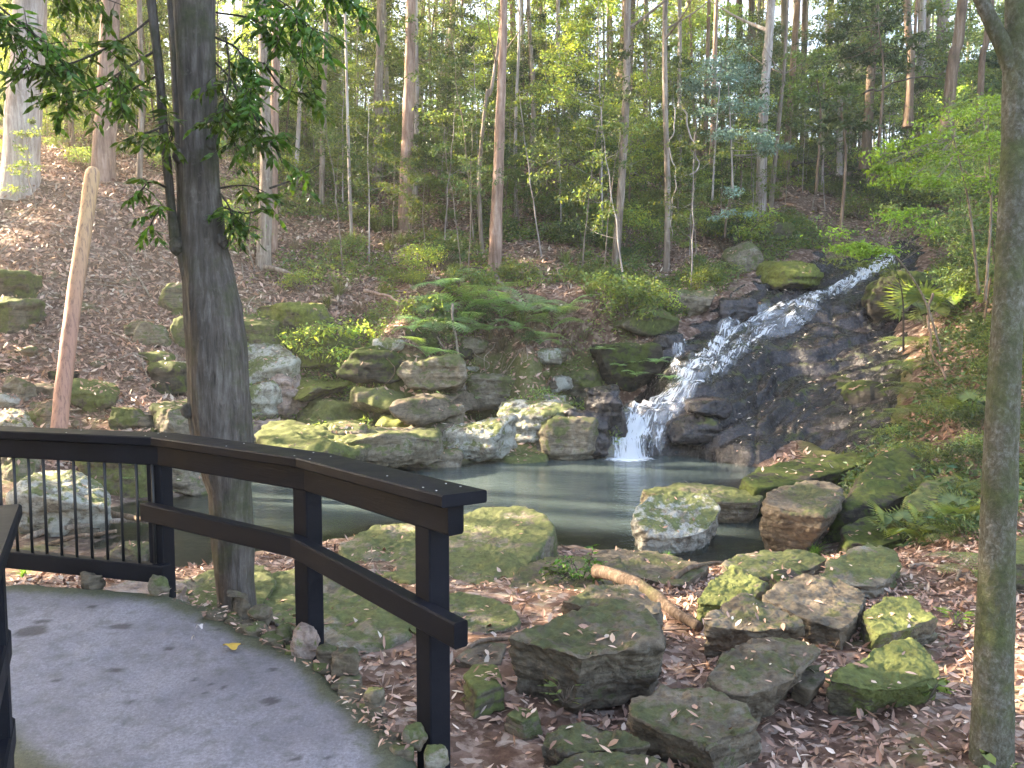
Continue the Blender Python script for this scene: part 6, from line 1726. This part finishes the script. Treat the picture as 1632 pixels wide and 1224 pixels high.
litter(np.column_stack([fxy, HF(fxy[:, 0], fxy[:, 1])]), gnormal(fxy[:, 0], fxy[:, 1]), .05, .11, 'leaves_on_rock_face', 'small yellow and pale leaves stuck on the wet rock face', rl, w=np.array([.1, 0, .2, .3, 0, .05, .1, 0, .4]), tilt=.15)
# low ground cover on the slopes
rg = np.random.default_rng(12)
def cover(n, x0, x1, y0, y1, size, mat, name, label, dens):
    x, y, z = region(n, x0, x1, y0, y1, rg, dens)
    n = len(x); h = rg.uniform(0.02, .3, n); p = np.stack([x, y, z + h], 1); L = size * rg.uniform(.6, 1.4, n)
    mb = MB(); mb.add(*leaves(p, rdir(n, .1, .6, rg), rdir(n, 1, 1, rg), L, L * .35, tints(n, .6, 1.4, .18, rg), fold=.1, droop=.15))
    tag(mb.build(name, mat, smooth=False), label, 'undergrowth', kind='stuff')
patch = lambda x, y, s, t: (fbm(np.stack([x, y, x * 0], 1), s, 3, seed=2.5) > t)
cover(230000, -12, 10, 18, 36, .11, MAT['leaf_mid'], 'slope_undergrowth', 'low green undergrowth among the saplings of the far slope', lambda x, y: patch(x, y, .7, -.12) & (rg.random(len(x)) < sstep(330, 520, 816 + FPX * x / y)) & (H0(x, y) > .6) & (np.min([np.hypot(x - f[0], y - f[1]) for f in FERNSPOT], axis=0) > 1.1))
cover(120000, 4, 20, 7.5, 28, .10, MAT['leaf_dark'], 'bank_undergrowth', 'dense low undergrowth covering the right bank', lambda x, y: patch(x, y, .7, -.4) & (x / y > .40 + .08 * (y < 11)))
cover(60000, -28, 24, 34, 56, .24, MAT['leaf_yellow'], 'forest_undergrowth', 'yellow undergrowth tinted as if sunlit on the crest of the far hill', lambda x, y: patch(x, y, .35, -.1))
# ------------------------------------------------------------------ thin damp air of the gully
m = bpy.data.materials.new('damp_air'); m.use_nodes = True; nt = m.node_tree
for n in list(nt.nodes): nt.nodes.remove(n)
pv = nt.nodes.new('ShaderNodeVolumePrincipled'); pv.inputs['Color'].default_value = (.93, .95, .90, 1); pv.inputs['Density'].default_value = 0.0017; pv.inputs['Anisotropy'].default_value = 0.45
out = nt.nodes.new('ShaderNodeOutputMaterial'); nt.links.new(pv.outputs[0], out.inputs['Volume'])
mb = MB(); V = np.array([(x, y, z) for x in (-60, 62) for y in (-14, 92) for z in (-6, 46)], float)
mb.add(V, np.array([[0, 1, 3, 2], [4, 6, 7, 5], [0, 4, 5, 1], [2, 3, 7, 6], [0, 2, 6, 4], [1, 5, 7, 3]]))
tag(mb.build('haze', m, smooth=False), 'thin bright haze among the distant trees', 'haze', kind='stuff')

rg = np.random.default_rng(77)
k = 0
while k < 60:                                      # twigs and bark strips among the near leaves
    y = rg.uniform(3.4, 8.5); x = rg.uniform(-.15, .62) * y
    if sdpoly(np.array([x]), np.array([y]), PATH)[0] > -.15 or H0(x, y) < WATER + .15: continue
    q = np.array([x, y, float(H0(x, y)) + .012]); a = rg.uniform(0, 6.28); L = rg.uniform(.08, .35); s = np.linspace(-.5, .5, 8)[:, None] * np.array([math.cos(a), math.sin(a)]) * L
    S = np.zeros((8, 3)); S[:, :2] = q[:2] + s; S[:, :2] += .15 * L * np.stack([vn(S * 8 + k), vn(S * 8 + k + 7)], 1)
    S[:, 2] = H0(S[:, 0], S[:, 1]) + .014 + .02 * rg.random(); r = rg.uniform(.002, .006)
    mb = MB(); mb.add(*tube(S - q, np.linspace(r, r * .5, 8), 5)); o = mb.build('twig', MAT['stick' if k % 2 else 'bark_brown']); o.location = q
    tag(o, 'small dry twig among the leaves between the near stones', 'twig', 'twigs among the near leaves'); k += 1
# leaves blown against the walkway rim
n = 260; f = rg.uniform(4, 11, n); j = f.astype(int); q = PATH[j] * (1 - f + j)[:, None] + PATH[j + 1] * (f - j)[:, None]
ctr = np.array([-1.8, 3.0]); t_ = ctr - q; t_ /= np.linalg.norm(t_, axis=1)[:, None]; q = q + t_ * (rg.uniform(-.05, .10, n) ** 1)[:, None]
litter(np.column_stack([q, zpath(q[:, 1]) + .012]), np.tile([0., 0, 1], (n, 1)), .012, .045, 'rim_leaf_litter', 'crumbled leaves gathered along the rim of the walkway', rg, tilt=.25)

rg = np.random.default_rng(31)
def bank_cover():
    n = 60000; x, y = rg.uniform(-9, 2.2, n), rg.uniform(14.5, 20.5, n); z = ground(x, y)
    k = (z > WATER + .1) & (z < 1.6) & patch(x, y, 1.1, .05) & (816 + FPX * x / y > 330); x, y, z = x[k], y[k], z[k]; n = len(x)
    p = np.stack([x, y, z + rg.uniform(.03, .34, n)], 1); L = .085 * rg.uniform(.6, 1.4, n); mb = MB()
    mb.add(*leaves(p, rdir(n, .2, .6, rg), rdir(n, 1, 1, rg), L, L * .33, tints(n, .7, 1.5, .12, rg), fold=.1, droop=.15))
    tag(mb.build('shoreline_undergrowth', MAT['leaf_mid'], smooth=False), 'small green sprigs growing between the far bank rocks', 'undergrowth', kind='stuff')
bank_cover()
